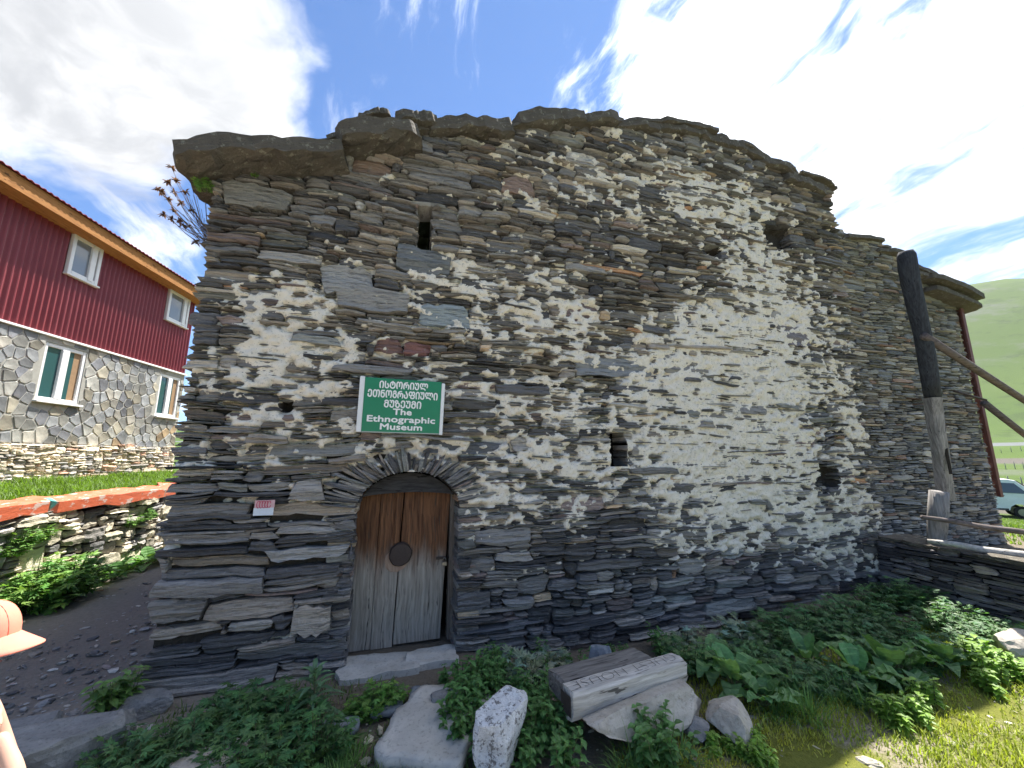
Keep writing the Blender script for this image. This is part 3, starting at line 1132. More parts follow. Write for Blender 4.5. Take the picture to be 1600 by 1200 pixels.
def slab(rs, L, D, T, name, parent, mat, loc, rot, nseg=18, noise_a=0.12, smooth=False):
    """rough flat slab; local x length L, y depth D (0 at the front edge), z thickness T"""
    bm = bmesh.new()
    bmesh.ops.create_grid(bm, x_segments=nseg, y_segments=nseg, size=1)
    s = rs.randint(0, 10000)
    V0 = [v.co.copy() for v in bm.verts]
    top, bot = [], []
    V, F = [], []
    n = len(V0)
    edge = {v.index for v in bm.verts if v.is_boundary}
    for layer in (1, 0):
        for i, c in enumerate(V0):
            ang = math.atan2(c.y, c.x)
            r = max(abs(c.x), abs(c.y))
            # squircle outline with a wandering edge
            q = 1 + noise_a * mnoise.noise((math.cos(ang) * 1.7 + s, math.sin(ang) * 1.7, 0.3)) + noise_a * 0.5 * mnoise.noise((math.cos(ang) * 6 + s, math.sin(ang) * 5, 2.3))
            corner = 1 - 0.10 * (abs(c.x * c.y)) ** 2
            x, y = c.x * q * corner * L / 2, (c.y * q * corner + 1) * D / 2
            th = T * (1 + 0.35 * mnoise.noise((c.x * 1.6 + s, c.y * 1.6, 5)))
            ed = 0.0 if i in edge else 1.0
            z = (th / 2) * (0.88 + 0.12 * ed) if layer else -(th / 2) * (0.88 + 0.12 * ed)
            z += T * 0.20 * mnoise.noise((x * 9 + s, y * 9, layer * 3.0)) + T * 0.05 * mnoise.noise((x * 20 + s, y * 24, layer * 5.0)) + T * 0.30 * mnoise.noise((x * 2.3 + s, y * 2.3, 9))
            V.append((x, y, z))
    bm.faces.ensure_lookup_table()
    for f in bm.faces:
        ids = [v.index for v in f.verts]
        F.append(tuple(ids))
        F.append(tuple(i + n for i in ids[::-1]))
    for e in bm.edges:
        if e.is_boundary:
            a, b = e.verts[0].index, e.verts[1].index
            F.append((a, b, b + n, a + n))
    bm.free()
    bm2 = bmesh.new()
    vs = [bm2.verts.new(p) for p in V]
    for f in F:
        bm2.faces.new([vs[i] for i in f])
    bmesh.ops.recalc_face_normals(bm2, faces=bm2.faces[:])
    me = bpy.data.meshes.new(name)
    bm2.to_mesh(me)
    bm2.free()
    me.polygons.foreach_set('use_smooth', np.full(len(me.polygons), smooth, dtype=bool))
    me.materials.append(mat)
    o = bpy.data.objects.new(name, me)
    COL.objects.link(o)
    o.parent = parent
    o.location = loc
    o.rotation_euler = rot
    return o


def house_roof():
    rs = np.random.RandomState(17)
    # front edge slabs, read off the skyline: (px left, px right, px top, thickness px, overhang)
    front = [(266, 560, 205, 44, 0.30), (530, 672, 178, 44, 0.30), (558, 615, 166, 14, 0.14), (616, 692, 166, 26, 0.16), (664, 815, 173, 34, 0.17), (808, 925, 164, 30, 0.14), (905, 975, 169, 24, 0.10),
             (962, 1040, 186, 15, 0.07), (1022, 1105, 192, 14, 0.07), (1085, 1150, 206, 15, 0.07), (1135, 1200, 222, 18, 0.07), (1185, 1250, 246, 18, 0.07), (1235, 1306, 276, 18, 0.09)]
    for i, (x0, x1, yt, th, ov) in enumerate(front):
        u0, z0 = FH.uz(x0, yt, ov)
        u1, z1 = FH.uz(x1, yt, ov)
        uc, zc = FH.uz((x0 + x1) / 2, yt, ov)
        _, zl = FH.uz((x0 + x1) / 2, yt + th, ov)
        T = max((zc - zl) * 0.58, 0.04)
        sl = (house_top(u1) - house_top(u0)) / (u1 - u0)
        D = 0.95 if i in (0, 1) else rs.uniform(0.6, 0.9)
        slab(rs, (u1 - u0), D, T, 'roof_slab', house, M_ROOFSLAB, (uc, -ov, zc - T * 0.75), (rs.uniform(-0.02, 0.03), -math.atan(sl) * 0.85, rs.uniform(-0.05, 0.05)))
    # thin packing slabs right on the wall head
    u = UL + 0.1
    while u < UR:
        L = rs.uniform(0.25, 0.6)
        z = float(house_top(u + L / 2))
        sl = float(house_top(u + L) - house_top(u)) / L
        slab(rs, L * 1.1, 0.6, rs.uniform(0.035, 0.06), 'roof_slab', house, M_ROOFSLAB, (u + L / 2, -rs.uniform(0.03, 0.10), z + 0.02), (0, -math.atan(sl), rs.uniform(-0.08, 0.08)), 6)
        u += L * 0.9
    # left eave slabs running back along the side wall
    ul, zl = FH.uz(345, 240)
    y = 0.4
    while y < HDEPTH:
        L = rs.uniform(0.7, 1.1)
        slab(rs, 1.2, L * 1.15, 0.12, 'roof_slab', house, M_ROOFSLAB, (UL + 0.36, y, zl + 0.09), (0, 0.10 * rs.uniform(-0.3, 0.2) - 0.18, rs.uniform(-0.05, 0.05)), 7)
        y += L
    # the rest of the roof: overlapping rows behind
    y = 0.55
    while y < HDEPTH:
        u = UL + 0.7
        while u < UR + 0.1:
            L = rs.uniform(0.6, 1.0)
            z = float(house_top(min(u + L / 2, UR)))
            sl = float(house_top(min(u + L, UR)) - house_top(max(u, UL))) / L
            slab(rs, L * 1.12, 0.95, 0.07, 'roof_slab', house, M_ROOFSLAB, (u + L / 2, y, z + 0.04 + rs.uniform(0, 0.03)), (0, -math.atan(sl), rs.uniform(-0.1, 0.1)), 4)
            u += L * 0.93
        y += 0.78


house_roof()

# ------------------------------------------------------------------ ground, terrace, hills
def ground_z(x, y):
    x, y = np.asarray(x, float), np.asarray(y, float)
    r = np.hypot(x, y)
    near = 0.022 * fbm(x * 0.9, y * 0.9, 0, 71, 3) * smooth01(r, 0.5, 3)
    u_ = (x - FH.o[0]) * FH.U[0] + (y - FH.o[1]) * FH.U[1]
    f_ = (x - FH.o[0]) * FH.N[0] + (y - FH.o[1]) * FH.N[1]
    near = near - 0.11 * smooth01(u_, 0.45, 1.0) * smooth01(-u_, -4.6, -3.4) * smooth01(-f_, -0.95, -0.35) * smooth01(f_, -0.6, -0.3)
    z = near - 1.45 * smooth01(x, 8.5, 26) - 0.5 * smooth01(x, 26, 60)
    az = np.degrees(np.arctan2(x, y))
    amp = 0.30 + 0.70 * np.exp(-((az - 46) / 26) ** 2)
    amp = np.where(az < 46, 0.16 + 0.84 * np.exp(-((az - 46) / 20) ** 2), amp)
    rise = 9 * smooth01(r, 90, 260) + 205 * smooth01(r, 230, 760) * amp * (1 + 0.10 * fbm(x * 0.006, y * 0.006, 0, 73, 4)) + 40 * smooth01(r, 700, 1500) * amp
    return z + rise + smooth01(r, 60, 200) * 3 * fbm(x * 0.02, y * 0.02, 0, 75, 3)


def m_ground():
    m, g, b = mat_new('ground')
    co = g.coord('Object')
    z = g.attr('zone')
    sep = g.add('ShaderNodeSeparateColor')
    g.put(sep.inputs[0], z)
    n = g.noise(co, 1.6, 6, 0.62)
    f = g.noise(co, 26, 6, 0.7)
    ff = g.noise(co, 110, 4, 0.7)
    grit = g.mix(f, (0.20, 0.17, 0.135), (0.42, 0.37, 0.31))
    grit = g.mix(g.math('MULTIPLY', g.sstep(ff, 0.56, 0.7), 0.7), grit, (0.26, 0.255, 0.25))
    soil = g.mix(f, (0.12, 0.098, 0.07), (0.28, 0.235, 0.18))
    dirt = g.mix(f, (0.22, 0.185, 0.14), (0.40, 0.35, 0.28))
    turf = g.mix(f, (0.10, 0.125, 0.022), (0.24, 0.235, 0.05))
    near = g.mix(g.sstep(g.math('ADD', n, g.math('MULTIPLY', f, 0.3)), 0.62, 0.78), turf, dirt)
    c = g.mix(sep.outputs[0], soil, grit)
    c = g.mix(sep.outputs[1], c, near)
    lane = g.mix(f, (0.23, 0.205, 0.175), (0.42, 0.385, 0.34))  # pale dirt round the camera, added to throw light at the facade
    c = g.mix(g.attr('lane', 'Fac'), c, lane)
    # far meadow in bands of pasture, tracks and scree
    fn = g.noise(co, 0.02, 7, 0.6)
    mead = g.mix(fn, (0.045, 0.085, 0.013), (0.085, 0.125, 0.025))
    mead = g.mix(g.math('MULTIPLY', g.sstep(g.noise(co, 0.011, 7, 0.65), 0.53, 0.64), 0.85), mead, (0.11, 0.12, 0.09))
    mead = g.mix(g.math('MULTIPLY', g.sstep(g.noise(co, 0.06, 6, 0.7), 0.52, 0.66), 0.6), mead, (0.033, 0.055, 0.014))
    pos = g.add('ShaderNodeSeparateXYZ')
    g.put(pos.inputs[0], co)
    rr = g.vmath('LENGTH', g.scalev(co, (1, 1, 0)))
    band = g.noise(g.scalev(co, (0.02, 0.02, 0.0)), 1.0, 2, 0.5)
    rb = g.math('ADD', rr, g.math('MULTIPLY', band, 26))
    for (ra, rbb, colr) in ((46, 51, (0.105, 0.095, 0.08)), (88, 95, (0.11, 0.10, 0.085)), (150, 162, (0.105, 0.095, 0.08)), (232, 250, (0.13, 0.14, 0.14))):
        k = g.math('MULTIPLY', g.sstep(rb, ra, ra + 2), g.sstep(rb, rbb + 2, rbb))
        mead = g.mix(k, mead, colr)
    c = g.mix(sep.outputs[2], c, mead)
    g.put(b.inputs['Base Color'], c)
    b.inputs['Roughness'].default_value = 0.95
    b.inputs['Specular IOR Level'].default_value = 0.15
    bump(g, b, g.math('ADD', f, g.math('MULTIPLY', ff, 0.5)), 0.8, 0.03)
    return m


def axis(lo, hi, step, far, k=1.16):
    a = list(np.arange(lo, hi, step))
    s, p = step, hi
    while p < far:
        a.append(p)
        s *= k
        p += s
    a.append(far)
    s, p = step, lo
    b = []
    while p > -far:
        s *= k
        p -= s
        b.append(max(p, -far))
    return np.array(sorted(set(b + a)))


M_GROUND = m_ground()
gx, gy = axis(-7, 9, 0.085, 1900, 1.10), axis(-1, 8, 0.085, 1900, 1.10)
GX, GY = np.meshgrid(gx, gy, indexing='ij')
GZ = ground_z(GX, GY)
far = smooth01(np.hypot(GX, GY), 13, 16)
east = smooth01(GX + 0.35 * fbm(GX * 0.8, GY * 0.8, 0, 81, 3), 0.35, 1.1)
fd = (GX - FH.o[0]) * FH.N[0] + (GY - FH.o[1]) * FH.N[1]
east = east * smooth01(fd + 0.2 * fbm(GX * 2, GY * 2, 0, 85, 3), 1.0, 1.35)
bounce_dirt = smooth01(fd + 0.15 * fbm(GX, GY, 0, 87, 3), 1.75, 2.1) * smooth01(GX, -2.6, -1.4)  # unseen pale ground added as a bounce surface for the shaded wall
grit = smooth01(-GX - 0.15 * fbm(GX, GY, 0, 83, 3), 1.2, 1.9)
idx = np.arange(GX.size).reshape(GX.shape)
ground = mesh_obj('ground', np.stack([GX, GY, GZ], -1).reshape(-1, 3), np.stack([idx[:-1, :-1], idx[1:, :-1], idx[1:, 1:], idx[:-1, 1:]], -1).reshape(-1, 4), M_GROUND, None,
                  {'zone': np.stack([grit.ravel(), (east * (1 - far)).ravel(), far.ravel()], 1), 'lane': (bounce_dirt * (1 - smooth01(np.hypot(GX, GY), 9, 13)) * (1 - 0.85 * smooth01(GX, 0.8, 1.6) * smooth01(GY, 1.4, 1.8))).ravel()}, smooth=True)
tag(ground, kind='structure')

# ------------------------------------------------------------------ annex house behind on the right
ANNEX_OFF = -1.0
FA = Frame(FH.world(0, ANNEX_OFF, 0), HOUSE_RZ)
annex = empty('stone_annex', tuple(FA.world(8.0, 0, 0)), HOUSE_RZ)
tag(annex, 'grey stone house with rough slab roof standing beyond the dark upright beam', 'building')


def build_annex():
    rs = np.random.RandomState(23)
    top_px = [(1290, 350), (1340, 372), (1362, 372), (1415, 402), (1450, 428), (1500, 468), (1512, 480)]
    tu = [FA.uz(*p) for p in top_px]
    U0 = FA.uz(1300, 700)[0]
    U1 = FA.uz(1541, 700)[0]
    ox = 8.0
    tuu, tz = np.array([q[0] for q in tu]) - ox, np.array([q[1] for q in tu])
    top = lambda u: np.interp(u, tuu, tz)
    st = pack(U0 - ox, U1 - ox, -0.25, top, lambda u, z, r: float(np.clip(r.lognormal(math.log(0.30), 0.45), 0.10, 0.9)),
              lambda u, z, w, r: float(np.clip(r.lognormal(math.log(0.042), 0.42), 0.02, 0.15)), rs)
    for s in st:
        if s[1] > U1 - ox - 0.03:
            s[1] += rs.uniform(-0.03, 0.04)
    warp = lambda u, z: 0.02 * vnoise(np.asarray(u) * 1.3, np.asarray(z) * 1.5, 0, 61)
    n = lay(st, rs, annex, M_SLATE_ANNEX, ANNEX_PAL, 300, 0.2, warp, lambda u, z, r: r.uniform(-0.012, 0.028))
    print('annex stones', n)
    a, b = U0 - ox, U1 - ox
    us = np.linspace(a + 0.02, b - 0.02, 40)
    V, F = [], []
    for u in us:
        for z in np.linspace(-0.3, float(top(u)) - 0.02, 12):
            V.append((u, 0.03 + rs.uniform(-0.006, 0.012), z))
    for i in range(39):
        for j in range(11):
            F.append((i * 12 + j, (i + 1) * 12 + j, (i + 1) * 12 + j + 1, i * 12 + j + 1))
    mesh_obj('joint_mortar', V, F, M_LIME, annex, {'lime': np.full(len(V), 0.25)}, True)
    core = m_plain('annex_core', (0.10, 0.095, 0.09), 0.95, 0.1)
    MB().box((b - 0.32, 0.22, -1.3), (b - 0.03, 6, float(tz[-1]) - 0.05)).box((a, 5.7, -1.3), (b - 0.35, 6.0, float(tz[-1]))).build('wall_core', core, annex)
    # the wall that returns to the meadow side
    st = pack(0.2, 6.0, -0.6, lambda u: np.full_like(u, float(tz[-1]) - 0.05), lambda u, z, r: float(np.clip(r.lognormal(math.log(0.3), 0.4), 0.12, 0.8)), lambda u, z, w, r: float(np.clip(r.lognormal(math.log(0.07), 0.35), 0.03, 0.15)), rs)
    mm = MB()
    for s in st:
        V, F = stone_mesh(rs, s[1] - s[0], s[3] - s[2], 0.1, 4, 0.004, rs.uniform(0.0, 0.03))
        mm.add(np.stack([np.full(len(V), b - 0.03) - V[:, 1], (s[0] + s[1]) / 2 - V[:, 0], V[:, 2] + (s[2] + s[3]) / 2], 1), F, pick(ANNEX_PAL, rs))
    mm.build('side_facing', M_SLATE_ANNEX, annex, attr='tint')['kind'] = 'stuff'
    # roof slabs stepping down the gable
    for (x0, x1, y0, y1, th, ov) in [(1330, 1392, 366, 372, 9, 0.12), (1378, 1440, 386, 402, 10, 0.12), (1425, 1482, 408, 436, 11, 0.16), (1462, 1546, 428, 462, 12, 0.3), (1470, 1540, 446, 478, 11, 0.28), (1440, 1500, 424, 450, 9, 0.2)]:
        u0, z0 = FA.uz(x0, y0, ov)
        u1, z1 = FA.uz(x1, y1, ov)
        T = abs(FA.uz((x0 + x1) / 2, 400, ov)[1] - FA.uz((x0 + x1) / 2, 400 + th * 0.6, ov)[1])
        slab(rs, math.hypot(u1 - u0, z1 - z0) * 1.06, 1.1, T, 'roof_slab', annex, M_ROOFSLAB, ((u0 + u1) / 2 - ox, -ov, (z0 + z1) / 2), (0, math.atan2(z0 - z1, u1 - u0), rs.uniform(-0.05, 0.05)), 6, 0.10)
    y = 0.5
    while y < 5.8:
        u = a
        while u < b + 0.1:
            L = rs.uniform(0.6, 0.9)
            sl = float(top(u + L) - top(u)) / L
            slab(rs, L * 1.1, 0.9, 0.07, 'roof_slab', annex, M_ROOFSLAB, (u + L / 2, y, float(top(u + L / 2)) + 0.06), (0, -math.atan(sl), rs.uniform(-0.1, 0.1)), 4)
            u += L * 0.9
        y += 0.75
    # rust-red corner board
    ua, za = FA.uz(1511, 484, 0.05)
    ub, zb = FA.uz(1556, 777, 0.05)
    MB().box((b - 0.035, -0.075, zb), (b + 0.055, -0.045, za), None, 0.004).box((b + 0.06, -0.045, zb), (b + 0.085, 0.05, za), None, 0.004).build('corner_board', M_RUSTRED, annex)


build_annex()


# ------------------------------------------------------------------ low dry wall, post and rails on the right
def right_corner():
    rs = np.random.RandomState(31)
    p0 = on_z(1428, 936, 0.0)
    p1 = on_z(1610, 990, 0.0)
    d = (p1 - p0)[:2]
    ang = math.atan2(d[1], d[0])
    FW = Frame(p0, ang)
    wall = empty('dry_stone_wall', tuple(p0), ang)
    tag(wall, 'low dark dry stone wall beside the timber post at the house corner', 'wall')
    L = 2.6
    H = 0.60
    st = pack(-0.35, L, -0.06, lambda u: np.full_like(u, H) + 0.02 * vnoise(u * 3, 0, 0, 4), lambda u, z, r: float(np.clip(r.lognormal(math.log(0.24), 0.45), 0.08, 0.6)),
              lambda u, z, w, r: float(np.clip(r.lognormal(math.log(0.036), 0.4), 0.018, 0.09)), rs)
    lay(st, rs, wall, M_SLATE, DARKWALL_PAL, 300, 0.26, lambda u, z: 0.015 * vnoise(np.asarray(u) * 2, np.asarray(z) * 3, 0, 9), lambda u, z, r: r.uniform(-0.015, 0.025))
    MB().box((-0.34, 0.03, -0.1), (L - 0.02, 0.42, H - 0.03)).build('wall_core', M_DARK, wall)
    u = -0.3
    while u < L:
        l = rs.uniform(0.2, 0.45)
        slab(rs, l, 0.5, rs.uniform(0.025, 0.045), 'cope_stone', wall, M_ROOFSLAB, (u + l / 2, -0.03, H + 0.015), (rs.uniform(-0.04, 0.04), rs.uniform(-0.05, 0.05), rs.uniform(-0.2, 0.2)), 5)
        u += l * 0.93

    # timber post: short stump below, tall beam lapped on top, its upper half charred
    pb = on_z(1452, 938, 0.0)
    post = empty('timber_post', tuple(pb))
    tag(post, 'tall rough timber post, charred black above and grey below', 'post')
    tpost = float(np.linalg.norm((pb - CAMP)) / np.linalg.norm(ray(1452, 938)))

    def loc(px, py, t):
        return at_t(px, py, t) - pb

    a, b = loc(1453, 938, tpost), loc(1467, 768, tpost)
    a[2] -= 0.15
    pts = [a + (b - a) * f + np.array([rs.uniform(-0.008, 0.008), 0, 0]) for f in np.linspace(0, 1, 6)]
    MB().tube(pts, [0.082, 0.078, 0.082, 0.08, 0.09, 0.086], 9).build('stump', M_GREYPOST, post, True)
    t2 = tpost * 1.035

    def beam(pa, pb_, hw, hd, mat, name, n=6):
        V, F = [], []
        for i in range(n + 1):
            f = i / n
            c = pa + (pb_ - pa) * f + np.array([rs.uniform(-0.006, 0.006), rs.uniform(-0.006, 0.006), 0])
            w = hw[0] + (hw[1] - hw[0]) * f
            dd = hd
            for (sx, sy) in ((-1, -.7), (-.7, -1), (.7, -1), (1, -.7), (1, .7), (.7, 1), (-.7, 1), (-1, .7)):
                V.append(c + np.array([sx * w + rs.uniform(-0.006, 0.006), sy * dd + rs.uniform(-0.006, 0.006), 0]))
        for i in range(n):
            for k in range(8):
                k2 = (k + 1) % 8
                F.append((i * 8 + k, i * 8 + k2, (i + 1) * 8 + k2, (i + 1) * 8 + k))
        F += [tuple(range(8))[::-1], tuple(range(n * 8, n * 8 + 8))]
        return mesh_obj(name, V, F, mat, post)
    m0, m1, m2 = loc(1480, 782, t2), loc(1457, 622, t2), loc(1416, 392, t2)
    beam(m0, m1, (0.06, 0.065), 0.062, M_GREYPOST, 'grey_beam')
    top_ = m2 - m1
    qs = [m1 + np.array([0.005, 0, 0.002]) + top_ * f + np.array([0.012 * math.sin(5 * f + 1), 0.01 * math.cos(7 * f), 0]) for f in (0, 0.12, 0.3, 0.45, 0.6, 0.75, 0.88, 0.97, 1.0)]
    MB().tube(qs, [0.075, 0.08, 0.082, 0.078, 0.084, 0.086, 0.09, 0.086, 0.065], 11).build('charred_beam', M_CHAR, post, True)
    # slot in the grey part: near-black strip for the shade of a chiselled cut
    sv = (m0 + m1) / 2
    MB().box((sv[0] - 0.012, sv[1] - 0.07, sv[2] - 0.28), (sv[0] + 0.018, sv[1] - 0.06, sv[2] + 0.3)).build('slot_shade', M_CUTSHADE, post)

    def pole(pts, rad, mat, name, label, group='rails and braces round the post'):
        o = pts[0]
        q = [p - o for p in pts]
        c = MB().tube(q, rad, 9).build(name, mat, None, True, loc=tuple(o))
        return tag(c, label, 'pole', group)
    A, B = at_t(1447, 527, t2 * 0.985), at_t(1600, 625, tpost * 1.18)
    D = (B - A)
    pole([A + D * f for f in (-0.02, 0.3, 0.6, 1.0, 1.6, 2.2)], [0.042, 0.042, 0.043, 0.04, 0.04, 0.04], M_POLE, 'brace_pole', 'thick brown brace pole sloping down from the charred beam')
    A, B = at_t(1541, 632, 7.35), at_t(1600, 678, 7.7)
    D = (B - A)
    pole([A + D * f for f in (-0.05, 1.0, 2.5, 4.0)], [0.058, 0.055, 0.055, 0.055], M_POLE, 'brace_pole', 'brown brace pole sloping down from the rust red corner board')
    A, B = at_t(1440, 808, tpost * 0.965), at_t(1600, 832, tpost * 0.93)
    D = (B - A)
    pole([A + D * f + np.array([0, 0, 0.01 * math.sin(9 * f)]) for f in (0, 0.3, 0.6, 1.0, 1.5)], [0.022, 0.026, 0.03, 0.03, 0.032], M_POLE, 'fence_rail', 'thin dark rail crossing in front of the timber post')
    A, B = at_t(1449, 845, tpost * 0.97), at_t(1600, 868, tpost * 0.86)
    D = (B - A)
    pole([A + D * f + np.array([0, 0, 0.008 * math.sin(7 * f)]) for f in (0, 0.3, 0.6, 1.0, 1.5)], [0.02, 0.03, 0.034, 0.036, 0.038], M_BIRCH, 'fence_rail', 'pale barkless rail lying along the top of the low dark wall')
    # thin iron rod tying the corner board
    A, B = at_t(1490, 611, 7.2), at_t(1541, 625, 7.25)
    c = MB().tube([(0, 0, 0), tuple(B - A)], 0.018, 6).build('iron_rod', M_IRON, None, True, loc=tuple(A))
    tag(c, 'thin iron rod reaching from the grey wall to the rust red corner board', 'rod')


right_corner()

# ------------------------------------------------------------------ red house, terrace and wall on the left
RH_ANG = math.atan2(0.992, -0.126)
FR = Frame((-8.2, 6.6, 0), RH_ANG)
rhouse = empty('red_clad_house', (-8.2, 6.6, 0), RH_ANG)
tag(rhouse, 'two storey house with red corrugated upper wall over mixed stone cladding', 'building')


def m_corr():
    m, g, b = mat_new('red_corrugated')
    co = g.coord('Object')
    n = g.noise(co, 2.5, 5, 0.6)
    st = g.noise(g.scalev(co, (14, 14, 0.9)), 1.0, 4, 0.6)
    c = g.mix(n, (0.185, 0.024, 0.030), (0.245, 0.036, 0.042))
    c = g.mix(g.math('MULTIPLY', g.sstep(st, 0.55, 0.8), 0.35), c, (0.34, 0.10, 0.10))
    g.put(b.inputs['Base Color'], c)
    b.inputs['Roughness'].default_value = 0.5
    return m


def m_clad():
    m, g, b = mat_new('cladding_stone')
    co = g.coord('Object')
    n = g.noise(co, 6, 6, 0.65)
    c = g.mix(1.0, g.attr('tint'), g.ramp(n, [(0.28, 0.6), (0.75, 1.35)]), 'MULTIPLY')
    c = g.mix(g.math('MULTIPLY', g.sstep(g.noise(co, 3.1, 5, 0.7), 0.62, 0.74), 0.4), c, (0.30, 0.16, 0.07))
    g.put(b.inputs['Base Color'], c)
    b.inputs['Roughness'].default_value = 0.75
    bump(g, b, n, 0.4, 0.02)
    return m


def clip_poly(P, n, d):
    """keep the side n.p <= d"""
    out = []
    for i in range(len(P)):
        a, b = P[i], P[(i + 1) % len(P)]
        da, db = n[0] * a[0] + n[1] * a[1] - d, n[0] * b[0] + n[1] * b[1] - d
        if da <= 0:
            out.append(a)
        if (da < 0 < db) or (db < 0 < da):
            t = da / (da - db)
            out.append((a[0] + (b[0] - a[0]) * t, a[1] + (b[1] - a[1]) * t))
    return out


def build_red_house():
    rs = np.random.RandomState(41)
    zc = FR.uz(0, 497)[1]                 # bottom of the corrugated storey
    ze = FR.uz(0, 262)[1]                 # eaves
    zr = FR.uz(0, 692)[1]                 # top of the rubble plinth
    uend = FR.uz(300, 520)[0] + 0.05
    u0 = -5.0
    wins_up = [(FR.uz(104, 424), FR.uz(163, 385)), (FR.uz(259, 497), FR.uz(298, 468))]
    wins_dn = [(FR.uz(56, 623), FR.uz(141, 549)), (FR.uz(243, 651), FR.uz(286, 591))]
    rect = lambda w: (w[0][0], w[1][0], w[0][1], w[1][1])
    ups, dns = [], []
    for w in wins_up:
        a, b, c, d = rect(w)
        ups.append((a, b, FR.uz(104, 425)[1], FR.uz(112, 362)[1]))
    for w in wins_dn:
        a, b, c, d = rect(w)
        dns.append((a, b, FR.uz(55, 624)[1], FR.uz(75, 533)[1]))
    for (z0_, z1_) in ((0, 0),):
        pass
    # a third pair outside the frame towards the camera keeps the facade whole
    M_CORR, M_CLAD = m_corr(), m_clad()
    m_back = m_plain('house_wall', (0.42, 0.40, 0.36), 0.9, 0.2)
    core = MB()
    core.box((u0, 0.12, 0.6), (uend - 0.02, 7.0, ze - 0.02))
    core.build('wall', m_back, rhouse)
    # corrugated sheets in two rows, each sheet its own piece
    per, amp = 0.105, 0.020
    zs_mid = zc + (ze - zc) * 0.72
    sw = per * 10
    nsheet = int(math.ceil((uend - u0) / sw))
    for row, (za, zb, yo) in enumerate(((zc, zs_mid + 0.04, 0.0), (zs_mid, ze, -0.006))):
        for s in range(nsheet):
            a = uend - (s + 1) * sw
            b = uend - s * sw + (per * 0.5 if s else 0)
            n = int((b - a) / per * 8)
            xs = np.linspace(a, b, n + 1)
            yy = amp * np.cos(2 * math.pi * (xs - uend) / per) + yo - 0.003 * (s % 2) + 0.05
            V, F = [], []
            for x, y in zip(xs, yy):
                V += [(x, y, za), (x, y, zb), (x, y + 0.002, za), (x, y + 0.002, zb)]
            for i in range(n):
                p, q = 4 * i, 4 * (i + 1)
                F += [(p, q, q + 1, p + 1), (p + 2, p + 3, q + 3, q + 2), (p, p + 2, q + 2, q), (p + 1, q + 1, q + 3, p + 3)]
            mesh_obj('corrugated_sheet', V, F, M_CORR, rhouse, smooth=False)
    # drip flashing, fascia, roof
    MB().box((u0, -0.012, zc - 0.05), (uend, 0.055, zc - 0.012), None, 0.004).build('drip_flashing', M_WHITE, rhouse)
    fas = m_wood('fascia_wood', (0.26, 0.11, 0.03), (0.46, 0.22, 0.07), (4, 40, 40), 0.4)
    ov = 0.28
    zf0, zf1 = FR.uz(0, 282, ov)[1], FR.uz(0, 256, ov)[1]
    MB().box((u0, -ov - 0.02, zf0), (uend + 0.06, -ov, zf1), None, 0.003).build('fascia_board', fas, rhouse)
    MB().box((u0, -ov + 0.003, zf0 + 0.005), (uend + 0.05, 0.12, zf0 + 0.025)).build('soffit_board', fas, rhouse)
    # roof sheet pitched away from us, corrugated edge
    n = int((uend + 0.1 - u0) / 0.105 * 6)
    xs = np.linspace(u0, uend + 0.1, n)
    V, F = [], []
    for x in xs:
        h = 0.012 * math.cos(2 * math.pi * x / 0.105)
        V += [(x, -ov - 0.07, zf1 + 0.012 + h), (x, 6.0, zf1 + 1.9 + h), (x, -ov - 0.07, zf1 + 0.004 + h), (x, 6.0, zf1 + 1.89 + h)]
    for i in range(n - 1):
        p, q = 4 * i, 4 * i + 4
        F += [(p, q, q + 1, p + 1), (p + 2, p + 3, q + 3, q + 2), (p, p + 2, q + 2, q)]
    mesh_obj('roof', V, F, M_CORR, rhouse)

    # windows
    teal = m_glass('teal_glass', (0.02, 0.075, 0.085))
    sky_glass = m_glass('pale_glass', (0.20, 0.23, 0.25))
    curt = m_plain('curtain', (0.30, 0.20, 0.12), 0.9, 0.1)
    for k, (a, b, c, d) in enumerate(ups + dns):
        up = k < len(ups)
        yf = -0.015 if up else 0.045
        fr = 0.07
        w = MB()
        w.box((a, yf, c), (a + fr, yf + 0.07, d), None, 0.006).box((b - fr, yf, c), (b, yf + 0.07, d), None, 0.006)
        w.box((a + fr + 0.001, yf + 0.002, c), (b - fr - 0.001, yf + 0.068, c + fr), None, 0.006).box((a + fr + 0.001, yf + 0.002, d - fr), (b - fr - 0.001, yf + 0.068, d), None, 0.006)
        win = w.build('window', M_WHITE, rhouse)
        if up:
            MB().box((b - fr - 0.16, yf - 0.012, c + 0.02), (b - fr - 0.05, yf + 0.05, d - 0.02), None, 0.006).build('casement', M_WHITE, win)
            MB().box((a - 0.02, yf - 0.03, d + 0.002), (b + 0.03, yf + 0.05, d + 0.03)).build('head_trim', M_WHITE, win)
            MB().box((a + fr, yf + 0.03, c + fr), (b - fr - 0.16, yf + 0.036, d - fr)).build('pane', sky_glass, win)
        else:
            mid = (a + b) / 2
            MB().box((mid - 0.07, yf - 0.01, c + fr), (mid + 0.07, yf + 0.06, d - fr), None, 0.008).build('mullion', M_WHITE, win)
            MB().box((a + fr, yf + 0.03, c + fr), (mid - 0.07, yf + 0.036, d - fr)).build('pane', teal, win)
            MB().box((mid + 0.07, yf + 0.03, c + fr), (b - fr - 0.14, yf + 0.036, d - fr)).build('pane', teal, win)
            MB().box((b - fr - 0.14, yf + 0.031, c + fr), (b - fr, yf + 0.037, d - fr)).build('curtain', curt, win)
        MB().box((a - 0.02, yf - (0.02 if up else 0.08), c - 0.035), (b + 0.04, yf + 0.06, c - 0.002), None, 0.004).build('sill', M_WHITE, win)
